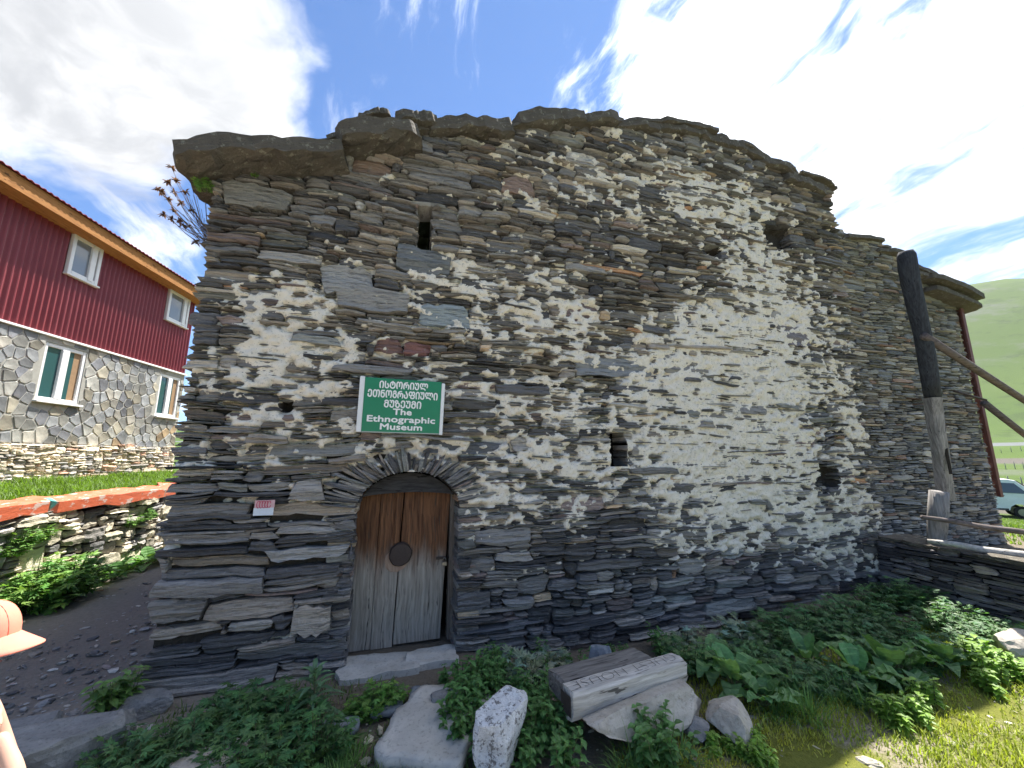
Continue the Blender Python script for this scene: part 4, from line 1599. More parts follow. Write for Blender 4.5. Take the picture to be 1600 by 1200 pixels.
    # crazy stone cladding
    pal = [((0.27, 0.275, 0.255), 3), ((0.21, 0.225, 0.235), 3.4), ((0.29, 0.275, 0.22), 2.4), ((0.16, 0.17, 0.19), 1.4), ((0.28, 0.21, 0.125), 0.45), ((0.25, 0.13, 0.075), 0.15), ((0.34, 0.33, 0.29), 1.2)]
    ulo, uhi, zlo, zhi = -1.2, uend - 0.03, zr + 0.01, zc - 0.055
    pts = []
    for _ in range(6000):
        p = (rs.uniform(ulo, uhi), rs.uniform(zlo, zhi))
        r = 0.13 + 0.27 * rs.rand() ** 1.5
        if all((p[0] - q[0]) ** 2 + ((p[1] - q[1]) * 0.9) ** 2 > r * r for q in pts):
            pts.append(p)
    for i, p in enumerate(pts):
        P = [(ulo, zlo), (uhi, zlo), (uhi, zhi), (ulo, zhi)]
        for j, q in enumerate(pts):
            if i == j:
                continue
            dx, dz = q[0] - p[0], q[1] - p[1]
            dd = math.hypot(dx, dz)
            if dd > 1.1:
                continue
            P = clip_poly(P, (dx / dd, dz / dd), (p[0] + q[0]) / 2 * dx / dd + (p[1] + q[1]) / 2 * dz / dd - 0.007)
            if len(P) < 3:
                break
        inside = False
        for (a, b, c, d) in dns:
            if a - 0.02 < p[0] < b + 0.02 and c - 0.05 < p[1] < d + 0.05:
                inside = True
            elif len(P) >= 3:
                if p[1] > d + 0.03 and a < p[0] < b:
                    P = clip_poly(P, (0, -1), -(d + 0.03))
                elif p[1] < c - 0.04 and a - 0.03 < p[0] < b + 0.03:
                    P = clip_poly(P, (0, 1), c - 0.045)
                elif c - 0.3 < p[1] < d + 0.3:
                    if p[0] < a:
                        P = clip_poly(P, (1, 0), a - 0.01)
                    elif p[0] > b:
                        P = clip_poly(P, (-1, 0), -(b + 0.01))
        if inside or len(P) < 3:
            continue
        c0 = np.mean(np.array(P), 0)
        # round the corners a little
        Q = []
        for k in range(len(P)):
            a, b, c = np.array(P[k - 1]), np.array(P[k]), np.array(P[(k + 1) % len(P)])
            Q += [b + (a - b) * 0.09, b + (c - b) * 0.09]
        Q = np.array(Q)
        nq = len(Q)
        ar = rs.uniform(-0.004, 0.006)
        V = [(x, 0.07, z) for x, z in Q] + [(x, 0.035 - ar, z) for x, z in Q] + [(c0[0] + (x - c0[0]) * 0.9, 0.022 - ar + rs.uniform(-0.003, 0.003), c0[1] + (z - c0[1]) * 0.9) for x, z in Q]
        F = []
        for l in range(2):
            for k in range(nq):
                k2 = (k + 1) % nq
                F.append((l * nq + k, l * nq + k2, (l + 1) * nq + k2, (l + 1) * nq + k))
        F.append(tuple(range(2 * nq, 3 * nq)))
        V = np.array(V) - np.array([c0[0], 0, c0[1]])
        mesh_obj('cladding_stone', V, F, M_CLAD, rhouse, {'tint': np.tile(np.array(pick(pal, rs)), (len(V), 1))}, loc=(c0[0], 0, c0[1]))
    g_ = MB()
    # pointing behind the cladding, split round the lower windows
    edges = [ulo] + [e for w in sorted(dns) for e in (w[0] + 0.01, min(w[1] - 0.01, uhi))] + [uhi]
    for a, b in zip(edges[:-1], edges[1:]):
        if b - a < 0.01:
            continue
        mid = (a + b) / 2
        w = [q for q in dns if q[0] < mid < q[1]]
        if w:
            g_.box((a, 0.033, zr), (b, 0.118, w[0][2] - 0.0)).box((a, 0.033, w[0][3]), (b, 0.118, zc - 0.05))
        else:
            g_.box((a, 0.033, zr), (b, 0.118, zc - 0.05))
    g_.build('pointing', m_plain('pointing', (0.34, 0.335, 0.30), 0.9, 0.2), rhouse)
    # rubble plinth
    st = pack(-1.5, uend, 0.75, lambda u: np.full_like(u, zr - 0.01), lambda u, z, r: float(np.clip(r.lognormal(math.log(0.18), 0.45), 0.07, 0.5)),
              lambda u, z, w, r: float(np.clip(r.lognormal(math.log(0.06), 0.4), 0.025, 0.14)), rs, tol=0.02)
    lay(st, rs, rhouse, M_RUBBLE, RUBBLE_PAL, 300, 0.15, lambda u, z: 0.02 * vnoise(np.asarray(u) * 3, np.asarray(z) * 3, 0, 19), lambda u, z, r: r.uniform(0.0, 0.03), name='rubble_stone', infill='rubble_infill', strata=False, gap=0.006)
    V, F = [], []
    us = np.linspace(-1.5, uend, 160)
    zz = np.linspace(0.7, zr, 26)
    Ug, Zg = np.meshgrid(us, zz, indexing='ij')
    hg = 0.018 + 0.014 * fbm(Ug * 12, Zg * 12, 0, 91, 2)
    idx = np.arange(Ug.size).reshape(Ug.shape)
    mesh_obj('plinth_mortar', np.stack([Ug, hg, Zg], -1).reshape(-1, 3), np.stack([idx[:-1, :-1], idx[1:, :-1], idx[1:, 1:], idx[:-1, 1:]], -1).reshape(-1, 4), M_LIME, rhouse, {'lime': np.full(Ug.size, 0.85)}, True)


build_red_house()

# low wall along the lane
LW0, LW1 = on_z(-60, 985, 0.0), on_z(250, 868, 0.0)
LW_ANG = math.atan2((LW1 - LW0)[1], (LW1 - LW0)[0])
FL = Frame(LW0, LW_ANG)
LW_H = FL.uz(120, 795)[1]
LW_LEN = float(np.linalg.norm((LW1 - LW0)[:2]))


def build_lane_wall():
    rs = np.random.RandomState(53)
    wall = empty('lane_wall', tuple(LW0), LW_ANG)
    tag(wall, 'rubble retaining wall along the lane, capped with flaking orange painted slabs', 'wall')
    a, b = -2.0, LW_LEN + 3.5
    warp = lambda u, z: 0.03 * vnoise(np.asarray(u) * 2.3, np.asarray(z) * 2.3, 0, 63)
    st = pack(a, b, -0.05, lambda u: np.full_like(u, LW_H - 0.03), lambda u, z, r: float(np.clip(r.lognormal(math.log(0.24), 0.5), 0.09, 0.6)),
              lambda u, z, w, r: float(np.clip(r.lognormal(math.log(0.085), 0.45), 0.03, 0.24)), rs, tol=0.02)
    lay(st, rs, wall, M_RUBBLE, LOWWALL_PAL, 300, 0.3, warp, lambda u, z, r: r.uniform(-0.02, 0.06), strata=False, gap=0.008)
    MB().box((a, 0.06, -0.1), (b, 0.45, LW_H - 0.05)).build('wall_core', m_plain('wall_earth', (0.10, 0.085, 0.065), 0.95, 0.1), wall)
    # painted cap slabs
    m, g, bs = mat_new('orange_cap')
    co = g.coord('Object')
    n = g.noise(g.scalev(co, (1.5, 4, 4)), 3.0, 6, 0.7)
    c = g.mix(g.noise(co, 7, 4, 0.6), (0.55, 0.10, 0.04), (0.66, 0.17, 0.075))
    c = g.mix(g.sstep(n, 0.56, 0.62), c, (0.62, 0.47, 0.40))
    c = g.mix(g.sstep(g.noise(g.scalev(co, (1, 0.4, 0.4)), 1.9, 4, 0.6), 0.62, 0.65), c, (0.10, 0.42, 0.36))
    c = g.mix(g.sstep(g.noise(co, 9, 6, 0.75), 0.62, 0.66), c, (0.16, 0.13, 0.11))
    g.put(bs.inputs['Base Color'], c)
    bs.inputs['Roughness'].default_value = 0.6
    bump(g, bs, n, 0.5, 0.02)
    edges = [a, FL.uz(-120, 800)[0], FL.uz(76, 790)[0], FL.uz(262, 765)[0] + 0.35, b]
    for i, (x0, x1) in enumerate(zip(edges[:-1], edges[1:])):
        if x1 - x0 < 0.05:
            continue
        o = slab(rs, (x1 - x0) * 1.04, 0.5, 0.15, 'cap_slab', wall, m, ((x0 + x1) / 2, -0.07, LW_H + 0.055 + 0.012 * (i % 2)), (0.05, rs.uniform(-0.01, 0.01), 0), 10, 0.03)


build_lane_wall()

# terrace between the lane wall and the red house
ter_u = np.linspace(-2.0, LW_LEN + 3.4, 60)
ter_f = np.linspace(0, 1, 26)
TV = []
for u in ter_u:
    p = FL.world(u, -0.3, 0)
    q = FR.o + FR.U * ((p - FR.o) @ FR.U) + FR.N * (-0.1)
    for f in ter_f:
        xy = p + (q - p) * f
        zz = LW_H - 0.02 + 0.16 * smooth01(f, 0, 0.9) + 0.06 * smooth01(xy[1], 5, 11) + 0.02 * float(vnoise(xy[0] * 3, xy[1] * 3, 0, 77))
        TV.append((xy[0], xy[1], zz))
ti = np.arange(60 * 26).reshape(60, 26)
terrace = mesh_obj('terrace', TV, np.stack([ti[:-1, :-1], ti[1:, :-1], ti[1:, 1:], ti[:-1, 1:]], -1).reshape(-1, 4), m_rock('terrace_turf', (0.05, 0.085, 0.012), (0.11, 0.15, 0.025), None, 0.6, 3), None, None, True)
tag(terrace, kind='structure')

# ------------------------------------------------------------------ rocks, flags, sign, log
M_FLAG = m_rock('flagstone', (0.40, 0.38, 0.335), (0.58, 0.555, 0.50), None, 0.35, 5)
M_BLUESTONE = m_rock('blue_slate', (0.13, 0.15, 0.175), (0.28, 0.30, 0.32), None, 0.4, 8)
M_GREYROCK = m_rock('grey_rock', (0.16, 0.16, 0.158), (0.33, 0.325, 0.31), (0.62, (0.42, 0.41, 0.38), 0.5), 0.8, 7)
M_PALEROCK = m_rock('pale_rock', (0.34, 0.30, 0.245), (0.56, 0.51, 0.435), (0.62, (0.2, 0.17, 0.14), 0.5), 0.6, 5)
M_WHITEROCK = m_rock('whitewashed_rock', (0.60, 0.60, 0.59), (0.82, 0.82, 0.81), (0.53, (0.16, 0.15, 0.14), 0.9), 1.0, 13)


def rock(rs, name, size, loc, rz, mat, label, group=None, facets=9, sub=4, sink=0.15, tilt=0.0):
    bm = bmesh.new()
    bmesh.ops.create_icosphere(bm, subdivisions=sub, radius=1.0)
    s = rs.uniform(0, 100)
    cuts = [(Vector(rs.normal(size=3)).normalized(), rs.uniform(0.45, 0.8)) for _ in range(facets + 3)]
    cuts.append((Vector((rs.uniform(-0.15, 0.15), rs.uniform(-0.15, 0.15), 1)).normalized(), 0.62))
    for v in bm.verts:
        p = v.co
        for (n, d) in cuts:
            k = p.dot(n) - d
            if k > 0:
                p = p - n * k * 0.98
        p = p * (1 + 0.07 * mnoise.noise(p * 1.7 + Vector((s, 0, 0))) + 0.05 * mnoise.noise(p * 4.5 + Vector((0, s, 0))) + 0.032 * mnoise.noise(p * 12 + Vector((0, 0, s))))
        v.co = p
    zs = [v.co.z for v in bm.verts]
    z0 = min(zs)
    h = max(zs) - z0
    xs = [v.co.x for v in bm.verts]
    ys = [v.co.y for v in bm.verts]
    for v in bm.verts:
        v.co = Vector(((v.co.x - (max(xs) + min(xs)) / 2) / (max(xs) - min(xs)) * size[0], (v.co.y - (max(ys) + min(ys)) / 2) / (max(ys) - min(ys)) * size[1], ((v.co.z - z0) / h - sink) * size[2]))
    me = bpy.data.meshes.new(name)
    bm.to_mesh(me)
    bm.free()
    me.materials.append(mat)
    o = bpy.data.objects.new(name, me)
    COL.objects.link(o)
    o.location = loc
    o.rotation_euler = (tilt, 0, rz)
    return tag(o, label, 'rock', group)


def gz(p):
    return float(ground_z(p[0], p[1]))


def at_ground(px, py, dz=0.0):
    p = on_z(px, py, 0.0)
    p[2] = gz(p) + dz
    return p


def stones_about():
    rs = np.random.RandomState(61)
    # threshold slabs
    for (px, py, L, D, T, rot, lab) in [(590, 1062, 0.60, 0.34, 0.06, 0.30, 'broad smooth grey threshold slab under the plank door'), (676, 1044, 0.40, 0.26, 0.07, 0.36, 'shorter grey threshold slab below the gap beside the plank door')]:
        p = at_ground(px, py)
        o = slab(rs, L, D, T, 'threshold_slab', None, M_FLAG, (p[0] + 0.02, p[1] - 0.01, 0.012), (0, 0.02, rot), 12, 0.12)
        tag(o, lab, 'stone')
    p = at_ground(640, 1210)
    tag(slab(rs, 0.52, 0.66, 0.07, 'flagstone', None, M_FLAG, (p[0], p[1], 0.035), (0.03, 0.0, -0.25), 14, 0.16, True), 'large pale beige flagstone lying on the path to the door', 'stone')
    for (px, py, L, D, rot, lab) in [(606, 1125, 0.20, 0.15, 0.5, 'small blue grey slate lying between the leaves and the beige flagstone'), (652, 1102, 0.12, 0.12, 0.1, 'small pale blue rounded slate between flagstone and threshold'), (520, 1160, 0.26, 0.12, 0.25, 'dark slate splinter lying beside the rosette plant')]:
        p = at_ground(px, py)
        tag(slab(rs, L, D, 0.035, 'flat_stone', None, M_BLUESTONE, (p[0], p[1], 0.03), (0.06, 0.03, rot), 8, 0.18, True), lab, 'stone', 'small flat slates in front of the door')
    p = at_ground(705, 1108)
    rock(rs, 'rock', (0.28, 0.16, 0.13), p, 0.4, M_GREYROCK, 'grey mossy stone half hidden by leaves between the flagstone and the door')
    p = at_ground(790, 1178)
    rock(rs, 'rock', (0.25, 0.44, 0.36), p, -0.22, M_WHITEROCK, 'upright rock splashed with white paint beside the nettles', facets=5, tilt=0.12)
    p = at_ground(70, 1215)
    rock(rs, 'rock', (0.66, 0.46, 0.30), p, 0.65, M_GREYROCK, 'big grey grooved boulder by the lane', facets=7)
    p = at_ground(35, 1170)
    rock(rs, 'rock', (0.34, 0.26, 0.15), p, 0.4, M_GREYROCK, 'smaller smooth grey stone against the big grooved boulder')
    p = at_ground(322, 1222)
    rock(rs, 'rock', (0.36, 0.26, 0.16), p, 0.1, M_PALEROCK, 'pale rounded stone among the cut-leaved weeds')
    p = at_ground(215, 1120)
    rock(rs, 'rock', (0.36, 0.2, 0.13), p, 0.3, M_GREYROCK, 'grey footing stone under the house corner')
    p = at_ground(1002, 1148)
    rock(rs, 'rock', (0.92, 0.50, 0.26), (p[0], p[1] + 0.10, p[2]), 0.42, M_PALEROCK, 'broad pale boulder carrying the carved log', facets=7, sink=0.1)
    p = at_ground(1148, 1160)
    rock(rs, 'rock', (0.25, 0.36, 0.20), (p[0], p[1] + 0.06, p[2]), -0.2, M_PALEROCK, 'sunlit wedge-shaped rock beside the dock leaves', facets=4)
    p = at_ground(1088, 1155)
    rock(rs, 'rock', (0.14, 0.2, 0.11), p, 0.2, M_GREYROCK, 'small grey stone between the boulder and the wedge-shaped rock')
    p = at_ground(1592, 1032)
    rock(rs, 'rock', (0.5, 0.34, 0.26), p, 0.2, M_PALEROCK, 'pale rock at the foot of the low dark wall')
    for (px, py, s, lab) in [(940, 1058, (0.19, 0.15, 0.20), 'pointed blue grey stone behind the carved log'), (905, 1062, (0.15, 0.12, 0.12), 'squat brownish stone behind the rotten half log'), (978, 1052, (0.13, 0.10, 0.12), 'small grey stone next to the pointed one behind the log'), (1010, 1046, (0.12, 0.12, 0.1), 'small pale stone behind the far end of the log')]:
        p = at_ground(px, py)
        rock(rs, 'rock', (s[0], s[1], s[2] * 1.6), (p[0], p[1], p[2]), rs.uniform(0, 3), M_BLUESTONE if 'grey' in lab else M_PALEROCK, lab, facets=10, sub=3)
    # grit and slate chips on the lane and round the path
    mb = MB()
    ico = bmesh.new()
    bmesh.ops.create_icosphere(ico, subdivisions=1, radius=1)
    IV = np.array([v.co[:] for v in ico.verts])
    IF = [[v.index for v in f.verts] for f in ico.faces]
    ico.free()
    for i in range(2600):
        if i < 1900:
            px, py = rs.uniform(-60, 330), rs.uniform(880, 1230)
        else:
            px, py = rs.uniform(300, 1650), rs.uniform(1040, 1240)
        p = on_z(px, py, 0.0)
        if (p - FH.o) @ FH.N < 0.03 and (p - FH.o) @ FH.U > UL - 0.05:
            continue
        s = np.clip(rs.lognormal(math.log(0.007), 0.6), 0.003, 0.035)
        V = IV * (1 + rs.uniform(-0.25, 0.25, (len(IV), 1))) * np.array([s * rs.uniform(0.8, 2.0), s * rs.uniform(0.7, 1.3), s * rs.uniform(0.25, 0.7)])
        a = rs.uniform(0, 6.28)
        c, sn = math.cos(a), math.sin(a)
        W = np.stack([V[:, 0] * c - V[:, 1] * sn, V[:, 0] * sn + V[:, 1] * c, V[:, 2]], 1) + p + np.array([0, 0, s * 0.2])
        mb.add(W, IF, tuple(np.array(pick(SLATE_PAL if i < 1900 else LOWWALL_PAL, rs)) * (1.2 if i < 1900 else 0.7)))
    o = mb.build('gravel', M_RUBBLE, None, attr='tint')
    tag(o, 'loose slate chips and grit strewn over the lane and path', 'gravel', kind='stuff')


stones_about()


def text_mesh(body, size, offset=0.0, align='CENTER', shear=0.0, extrude=0.0, spacing=1.0):
    cu = bpy.data.curves.new('txt', 'FONT')
    cu.body = body
    cu.size = size
    cu.offset = offset
    cu.align_x = align
    cu.shear = shear
    cu.extrude = extrude
    cu.space_character = spacing
    cu.resolution_u = 3
    ob = bpy.data.objects.new('txt', cu)
    COL.objects.link(ob)
    dg = bpy.context.evaluated_depsgraph_get()
    me = ob.evaluated_get(dg).to_mesh()
    V = np.array([v.co[:] for v in me.vertices])
    F = [tuple(p.vertices) for p in me.polygons]
    ob.evaluated_get(dg).to_mesh_clear()
    bpy.data.objects.remove(ob)
    bpy.data.curves.remove(cu)
    return V, F


def hang_sign():
    off = 0.075
    c = [FH.uz(562, 590, off), FH.uz(693, 597, off), FH.uz(692, 679, off), FH.uz(557, 673, off)]
    uc, zc = np.mean([q[0] for q in c]), np.mean([q[1] for q in c])
    w = ((c[1][0] - c[0][0]) + (c[2][0] - c[3][0])) / 2
    h = ((c[0][1] - c[3][1]) + (c[1][1] - c[2][1])) / 2
    s = empty('museum_sign', tuple(FH.world(uc, off, zc)), HOUSE_RZ)
    s.rotation_euler = (math.radians(4.5), math.radians(0.8), HOUSE_RZ)
    tag(s, 'green rectangular sign with white Georgian and English lettering above the door', 'sign')
    MB().box((-w / 2 + 0.04, -0.010, -h / 2), (w / 2 - 0.026, 0.006, h / 2), None, 0.002).build('board', M_GREEN, s)
    MB().box((-w / 2, -0.014, -h / 2 - 0.004), (-w / 2 + 0.039, 0.012, h / 2 + 0.006), None, 0.004).build('edge_strip', M_WHITE, s)
    MB().box((w / 2 - 0.025, -0.014, -h / 2 - 0.010), (w / 2 + 0.004, 0.012, h / 2 - 0.01), None, 0.004).build('edge_strip', M_WHITE, s)
    MB().box((-w / 2 + 0.04, -0.013, -h / 2 - 0.005), (w / 2 - 0.026, 0.004, -h / 2 + 0.004)).build('bottom_strip', m_plain('strip_grey', (0.35, 0.40, 0.36), 0.5), s)
    ge = {i: chr(0x10D0 + i) for i in range(40)}
    L1 = '\u1c98\u1ca1\u1ca2\u1c9d\u1ca0\u1c98\u1ca3\u1c9a'
    L2 = '\u1c94\u1c97\u1c9c\u1c9d\u1c92\u1ca0\u1c90\u1ca4\u1c98\u1ca3\u1c9a\u1c98'
    L3 = '\u1c9b\u1ca3\u1c96\u1c94\u1ca3\u1c9b\u1c98'
    rows = [(L1, 0.385, 0.63), (L2, 0.21, 0.91), (L3, 0.03, 0.48), ('The', -0.11, 0.24), ('Ethnographic', -0.25, 0.88), ('Museum', -0.39, 0.54)]
    fw = w * 0.90
    for k, (body, fz, frac) in enumerate(rows):
        V, F = text_mesh(body, 0.08, 0.0, 'CENTER')
        wd = V[:, 0].max() - V[:, 0].min()
        cap = 0.062 if k < 3 else 0.052
        lo, hi = V[:, 1].min(), V[:, 1].max()
        base = 0.0
        ref = 0.0795 * 0.73 if k >= 3 else (hi - lo)
        sy = cap / ref
        if k == 4:
            sy = cap / (0.08 * 0.73)
        sx = fw * frac / wd
        x = (V[:, 0] - (V[:, 0].max() + V[:, 0].min()) / 2) * sx
        y = (V[:, 1] - (0 if k >= 3 else lo)) * sy - cap / 2 + fz * h
        lt = MB()
        bw = 0.0026
        for q, (bx, by) in enumerate(((0, 0), (bw, 0.4 * bw), (-bw, -0.4 * bw), (0.4 * bw, -bw), (-0.4 * bw, bw))):
            lt.add(np.stack([x + 0.006 + bx, np.full(len(V), -0.0125 - 0.00025 * q), y + by], 1), F)
        lt.build('lettering', M_LETTER, s)
    MB().tube([(0.0, -0.004, h / 2 + 0.002), (0.002, 0.03, h / 2 + 0.05), (0.003, 0.06, h / 2 + 0.09)], 0.0015, 5).build('hanging_wire', M_STEEL, s)


hang_sign()


def notice():
    off = 0.062
    a, b = FH.uz(395, 806, off), FH.uz(430, 781, off)
    n = empty('paper_notice', tuple(FH.world(a[0], off, a[1])), HOUSE_RZ)
    tag(n, 'small pink and white paper notice stuck on a long slab left of the door', 'notice')
    w, h = b[0] - a[0], b[1] - a[1]
    MB().box((0, -0.001, 0), (w - 0.004, 0.002, h * 0.5)).build('white_half', m_plain('paper_white', (0.62, 0.68, 0.73), 0.8, 0.2, 0.12, 60), n)
    MB().box((0.004, -0.002, h * 0.5), (w, 0.001, h)).build('pink_half', m_plain('paper_pink', (0.62, 0.40, 0.40), 0.8, 0.2, 0.25, 60), n)
    mk = MB()
    for i in range(5):
        x = 0.03 + i * (w - 0.05) / 5
        mk.tube([(x + 0.012 * math.cos(t), -0.0045, h * 0.72 + 0.026 * math.sin(t)) for t in np.linspace(0.3, 5.2 + i * 0.2, 8)], 0.0028, 4)
    mk.build('scribble', m_plain('pink_ink', (0.55, 0.10, 0.16), 0.8, 0.2), n)


notice()


def carved_log():
    rs = np.random.RandomState(71)
    zt = 0.31
    A = on_z(897, 1086, zt)         # near left corner of the top face
    B = on_z(1073, 1033, zt + 0.0)
    d = B - A
    L = float(np.hypot(d[0], d[1]))
    ang = math.atan2(d[1], d[0])
    lg = empty('carved_log', (A[0], A[1], 0.12), ang)
    tag(lg, 'weathered grey split log with carved lettering resting on the pale boulder', 'log')
    H, W = 0.140, 0.135
    top = zt - 0.12

    def loft(y0, y1, z0, z1, name, l0, l1, seed, mat, round_=0.02):
        n = 14
        V, F = [], []
        prof = [(y0 + round_, z0), (y0 + 0.004, z0 + 0.05), (y0 - 0.004, (z0 + z1) / 2), (y0, z1 - 0.012), (y0 + 0.012, z1), ((y0 + y1) / 2, z1 + 0.003), (y1 - 0.01, z1 - 0.001), (y1, z1 - 0.015), (y1 - 0.005, z0 + 0.02), ((y0 + y1) / 2, z0 - 0.01)]
        for i in range(n + 1):
            x = l0 + (l1 - l0) * i / n
            for j, (y, z) in enumerate(prof):
                flat = 0.25 if 4 <= j <= 6 else 1.0
                V.append((x + (rs.uniform(-0.012, 0.012) if i in (0, n) else 0), y + flat * 0.007 * mnoise.noise((x * 5 + seed, j * 1.3, 0)), z + flat * 0.008 * mnoise.noise((x * 6 + seed, j * 1.1, 4))))
        m = len(prof)
        for i in range(n):
            for j in range(m):
                j2 = (j + 1) % m
                F.append((i * m + j, (i + 1) * m + j, (i + 1) * m + j2, i * m + j2))
        F += [tuple(range(m)), tuple(range(n * m, (n + 1) * m))[::-1]]
        return mesh_obj(name, V, F, mat, lg)
    loft(0.0, W, top - H, top, 'carved_half', 0.0, L, 3.0, M_GREYWOOD)
    loft(W + 0.008, W + 0.19, top - H * 0.9, top - 0.012, 'rotten_half', 0.03, L * 0.82, 9.0, m_wood('rotten_wood', (0.09, 0.083, 0.078), (0.27, 0.25, 0.225), (4, 45, 45), 1.0), 0.04)
    V, F = text_mesh('GUEST HOUSE', 0.1, -0.0034, 'CENTER', 0.12)
    wd = V[:, 0].max() - V[:, 0].min()
    x = -(V[:, 0] - (V[:, 0].max() + V[:, 0].min()) / 2) / wd * (L * 0.92) + L * 0.5
    y = -(V[:, 1] - 0.036) / 0.073 * 0.082 + W * 0.5
    mesh_obj('carved_lettering', np.stack([x, y, np.full(len(V), top + 0.0058)], 1), [f[::-1] for f in F][:] and F, M_CUTSHADE, lg)  # flat letters; the shade of carved grooves is in their colour
    # weathered dark end grain
    MB().box((-0.014, 0.02, top - H + 0.02), (-0.011, W - 0.02, top - 0.02)).build('end_grain', m_plain('end_grain', (0.05, 0.043, 0.038), 0.95, 0.1, 0.4, 40), lg)


carved_log()

# ------------------------------------------------------------------ plants
def leaf(base, d, up, L, W, seg=3, fold=0.25, droop=0.5, shape='ovate'):
    """one leaf: three rows of points, returns V,F"""
    d = np.array(d, float)
    d /= np.linalg.norm(d)
    side = np.cross(d, up)
    side /= (np.linalg.norm(side) + 1e-9)
    nrm = np.cross(side, d)
    V, F = [], []
    for i in range(seg + 1):
        t = i / seg
        if shape == 'ovate':
            w = W * (math.sin(math.pi * min(1, t * 0.92 + 0.08)) ** 0.8) * (1.15 - 0.45 * t)
        elif shape == 'lance':
            w = W * math.sin(math.pi * (t * 0.9 + 0.1)) ** 0.9
        else:
            w = W * (1 - t)
        c = base + d * L * t - np.array([0, 0, 1]) * droop * L * t * t * 0.5
        V += [c - side * w / 2 + nrm * fold * w * 0.5, c, c + side * w / 2 + nrm * fold * w * 0.5]
    for i in range(seg):
        a, b = 3 * i, 3 * i + 3
        F += [(a, a + 1, b + 1, b), (a + 1, a + 2, b + 2, b + 1)]
    return np.array(V), F


def cut_leaf(base, d, up, L, rs, lobes=5):
    d = np.array(d, float)
    d /= np.linalg.norm(d)
    side = np.cross(d, up)
    side /= (np.linalg.norm(side) + 1e-9)
    V, F = [], []
    c = base + d * L * 0.28
    for k in range(lobes):
        a = (k - (lobes - 1) / 2) * 0.62 + rs.uniform(-0.08, 0.08)
        l = L * (0.75 - 0.13 * abs(k - (lobes - 1) / 2)) * rs.uniform(0.85, 1.1)
        dd = d * math.cos(a) + side * math.sin(a)
        ss = -d * math.sin(a) + side * math.cos(a)
        dr = np.array([0, 0, -1]) * l * rs.uniform(0.05, 0.35)
        b = len(V)
        V += [c, c + dd * l * 0.5 - ss * l * 0.16 + dr * 0.3, c + dd * l + dr, c + dd * l * 0.5 + ss * l * 0.16 + dr * 0.3]
        F += [(b, b + 1, b + 2), (b, b + 2, b + 3)]
    return np.array(V), F


def rdir(rs, az, el):
    return np.array([math.cos(az) * math.cos(el), math.sin(az) * math.cos(el), math.sin(el)])


UPV = np.array([0, 0, 1.0])


def make_cutleaf(rs, h=0.3, r=0.24, n=26, col=(0.050, 0.115, 0.042)):
    lv, st = MB(), MB()
    for i in range(n):
        az = rs.uniform(0, 2 * math.pi)
        sp = math.sqrt(rs.rand())
        tip = np.array([math.cos(az) * r * sp, math.sin(az) * r * sp, h * (1 - 0.45 * sp * sp) * rs.uniform(0.72, 1.08)])
        b0 = np.array([math.cos(az), math.sin(az), 0]) * r * sp * 0.35
        st.tube([b0, (b0 + tip) / 2 + np.array([0, 0, 0.03]), tip], [0.004, 0.003, 0.0015], 4, cap=False)
        for k in range(7):
            f = 1 - 0.14 * k * rs.uniform(0.7, 1.2)
            p = b0 + (tip - b0) * max(f, 0.2)
            a2 = az + rs.uniform(-2.0, 2.0)
            dd = rdir(rs, a2, rs.uniform(-0.25, 0.6))
            V, F = cut_leaf(p, dd, UPV, rs.uniform(0.07, 0.125) * (h / 0.3) ** 0.4, rs, 5 if k % 2 else 7)
            g = rs.uniform(0.65, 1.5)
            lv.add(V, F, tuple(np.array(col) * g * np.array([rs.uniform(0.85, 1.3), 1, rs.uniform(0.8, 1.2)])))
    return lv, st


def make_nettle(rs, h=0.3, n=9, r=0.12, col=(0.062, 0.135, 0.04), ll=0.075):
    lv, st = MB(), MB()
    for i in range(n):
        az = rs.uniform(0, 6.28)
        b0 = np.array([math.cos(az), math.sin(az), 0]) * r * rs.rand()
        hh = h * rs.uniform(0.6, 1.1)
        lean = np.array([rs.uniform(-0.3, 0.3), rs.uniform(-0.3, 0.3), 1]) * hh
        st.tube([b0, b0 + lean * 0.5, b0 + lean], [0.004, 0.003, 0.002], 4, cap=False)
        for k in range(6):
            f = 0.3 + 0.14 * k
            p = b0 + lean * min(f, 1.0)
            for s in (0, math.pi):
                a2 = k * 1.57 + s + rs.uniform(-0.3, 0.3)
                V, F = leaf(p, rdir(rs, a2, rs.uniform(-0.1, 0.5)), UPV, ll * rs.uniform(0.7, 1.25) * (1.15 - 0.4 * f), ll * 0.55, 3, 0.3, 0.7)
                lv.add(V, F, tuple(np.array(col) * rs.uniform(0.7, 1.45)))
    return lv, st


def make_dock(rs, n=13, L=0.27, col=(0.075, 0.155, 0.055)):
    lv, st = MB(), MB()
    for i in range(n):
        az = i * 2.4 + rs.uniform(-0.3, 0.3)
        el = rs.uniform(0.45, 1.25)
        l = L * rs.uniform(0.7, 1.15)
        d = rdir(rs, az, el)
        b0 = d * l * 0.35
        st.tube([(0, 0, 0), tuple(b0 * 0.6), tuple(b0)], [0.006, 0.005, 0.004], 5, cap=False)
        V, F = leaf(b0, d, UPV + d * 0.01, l, l * rs.uniform(0.40, 0.54), 10, 0.30, rs.uniform(0.7, 1.5))
        wav = rs.uniform(-1, 1, len(V)) * 0.05 * l
        wav[1::3] *= 0.15
        V[:, 2] += wav * 0.6 + 0.02 * l * np.sin(np.arange(len(V)) * 1.1)
        lv.add(V, F, tuple(np.array(col) * rs.uniform(0.75, 1.5) * np.array([rs.uniform(0.9, 1.3), 1, 1])))
    return lv, st


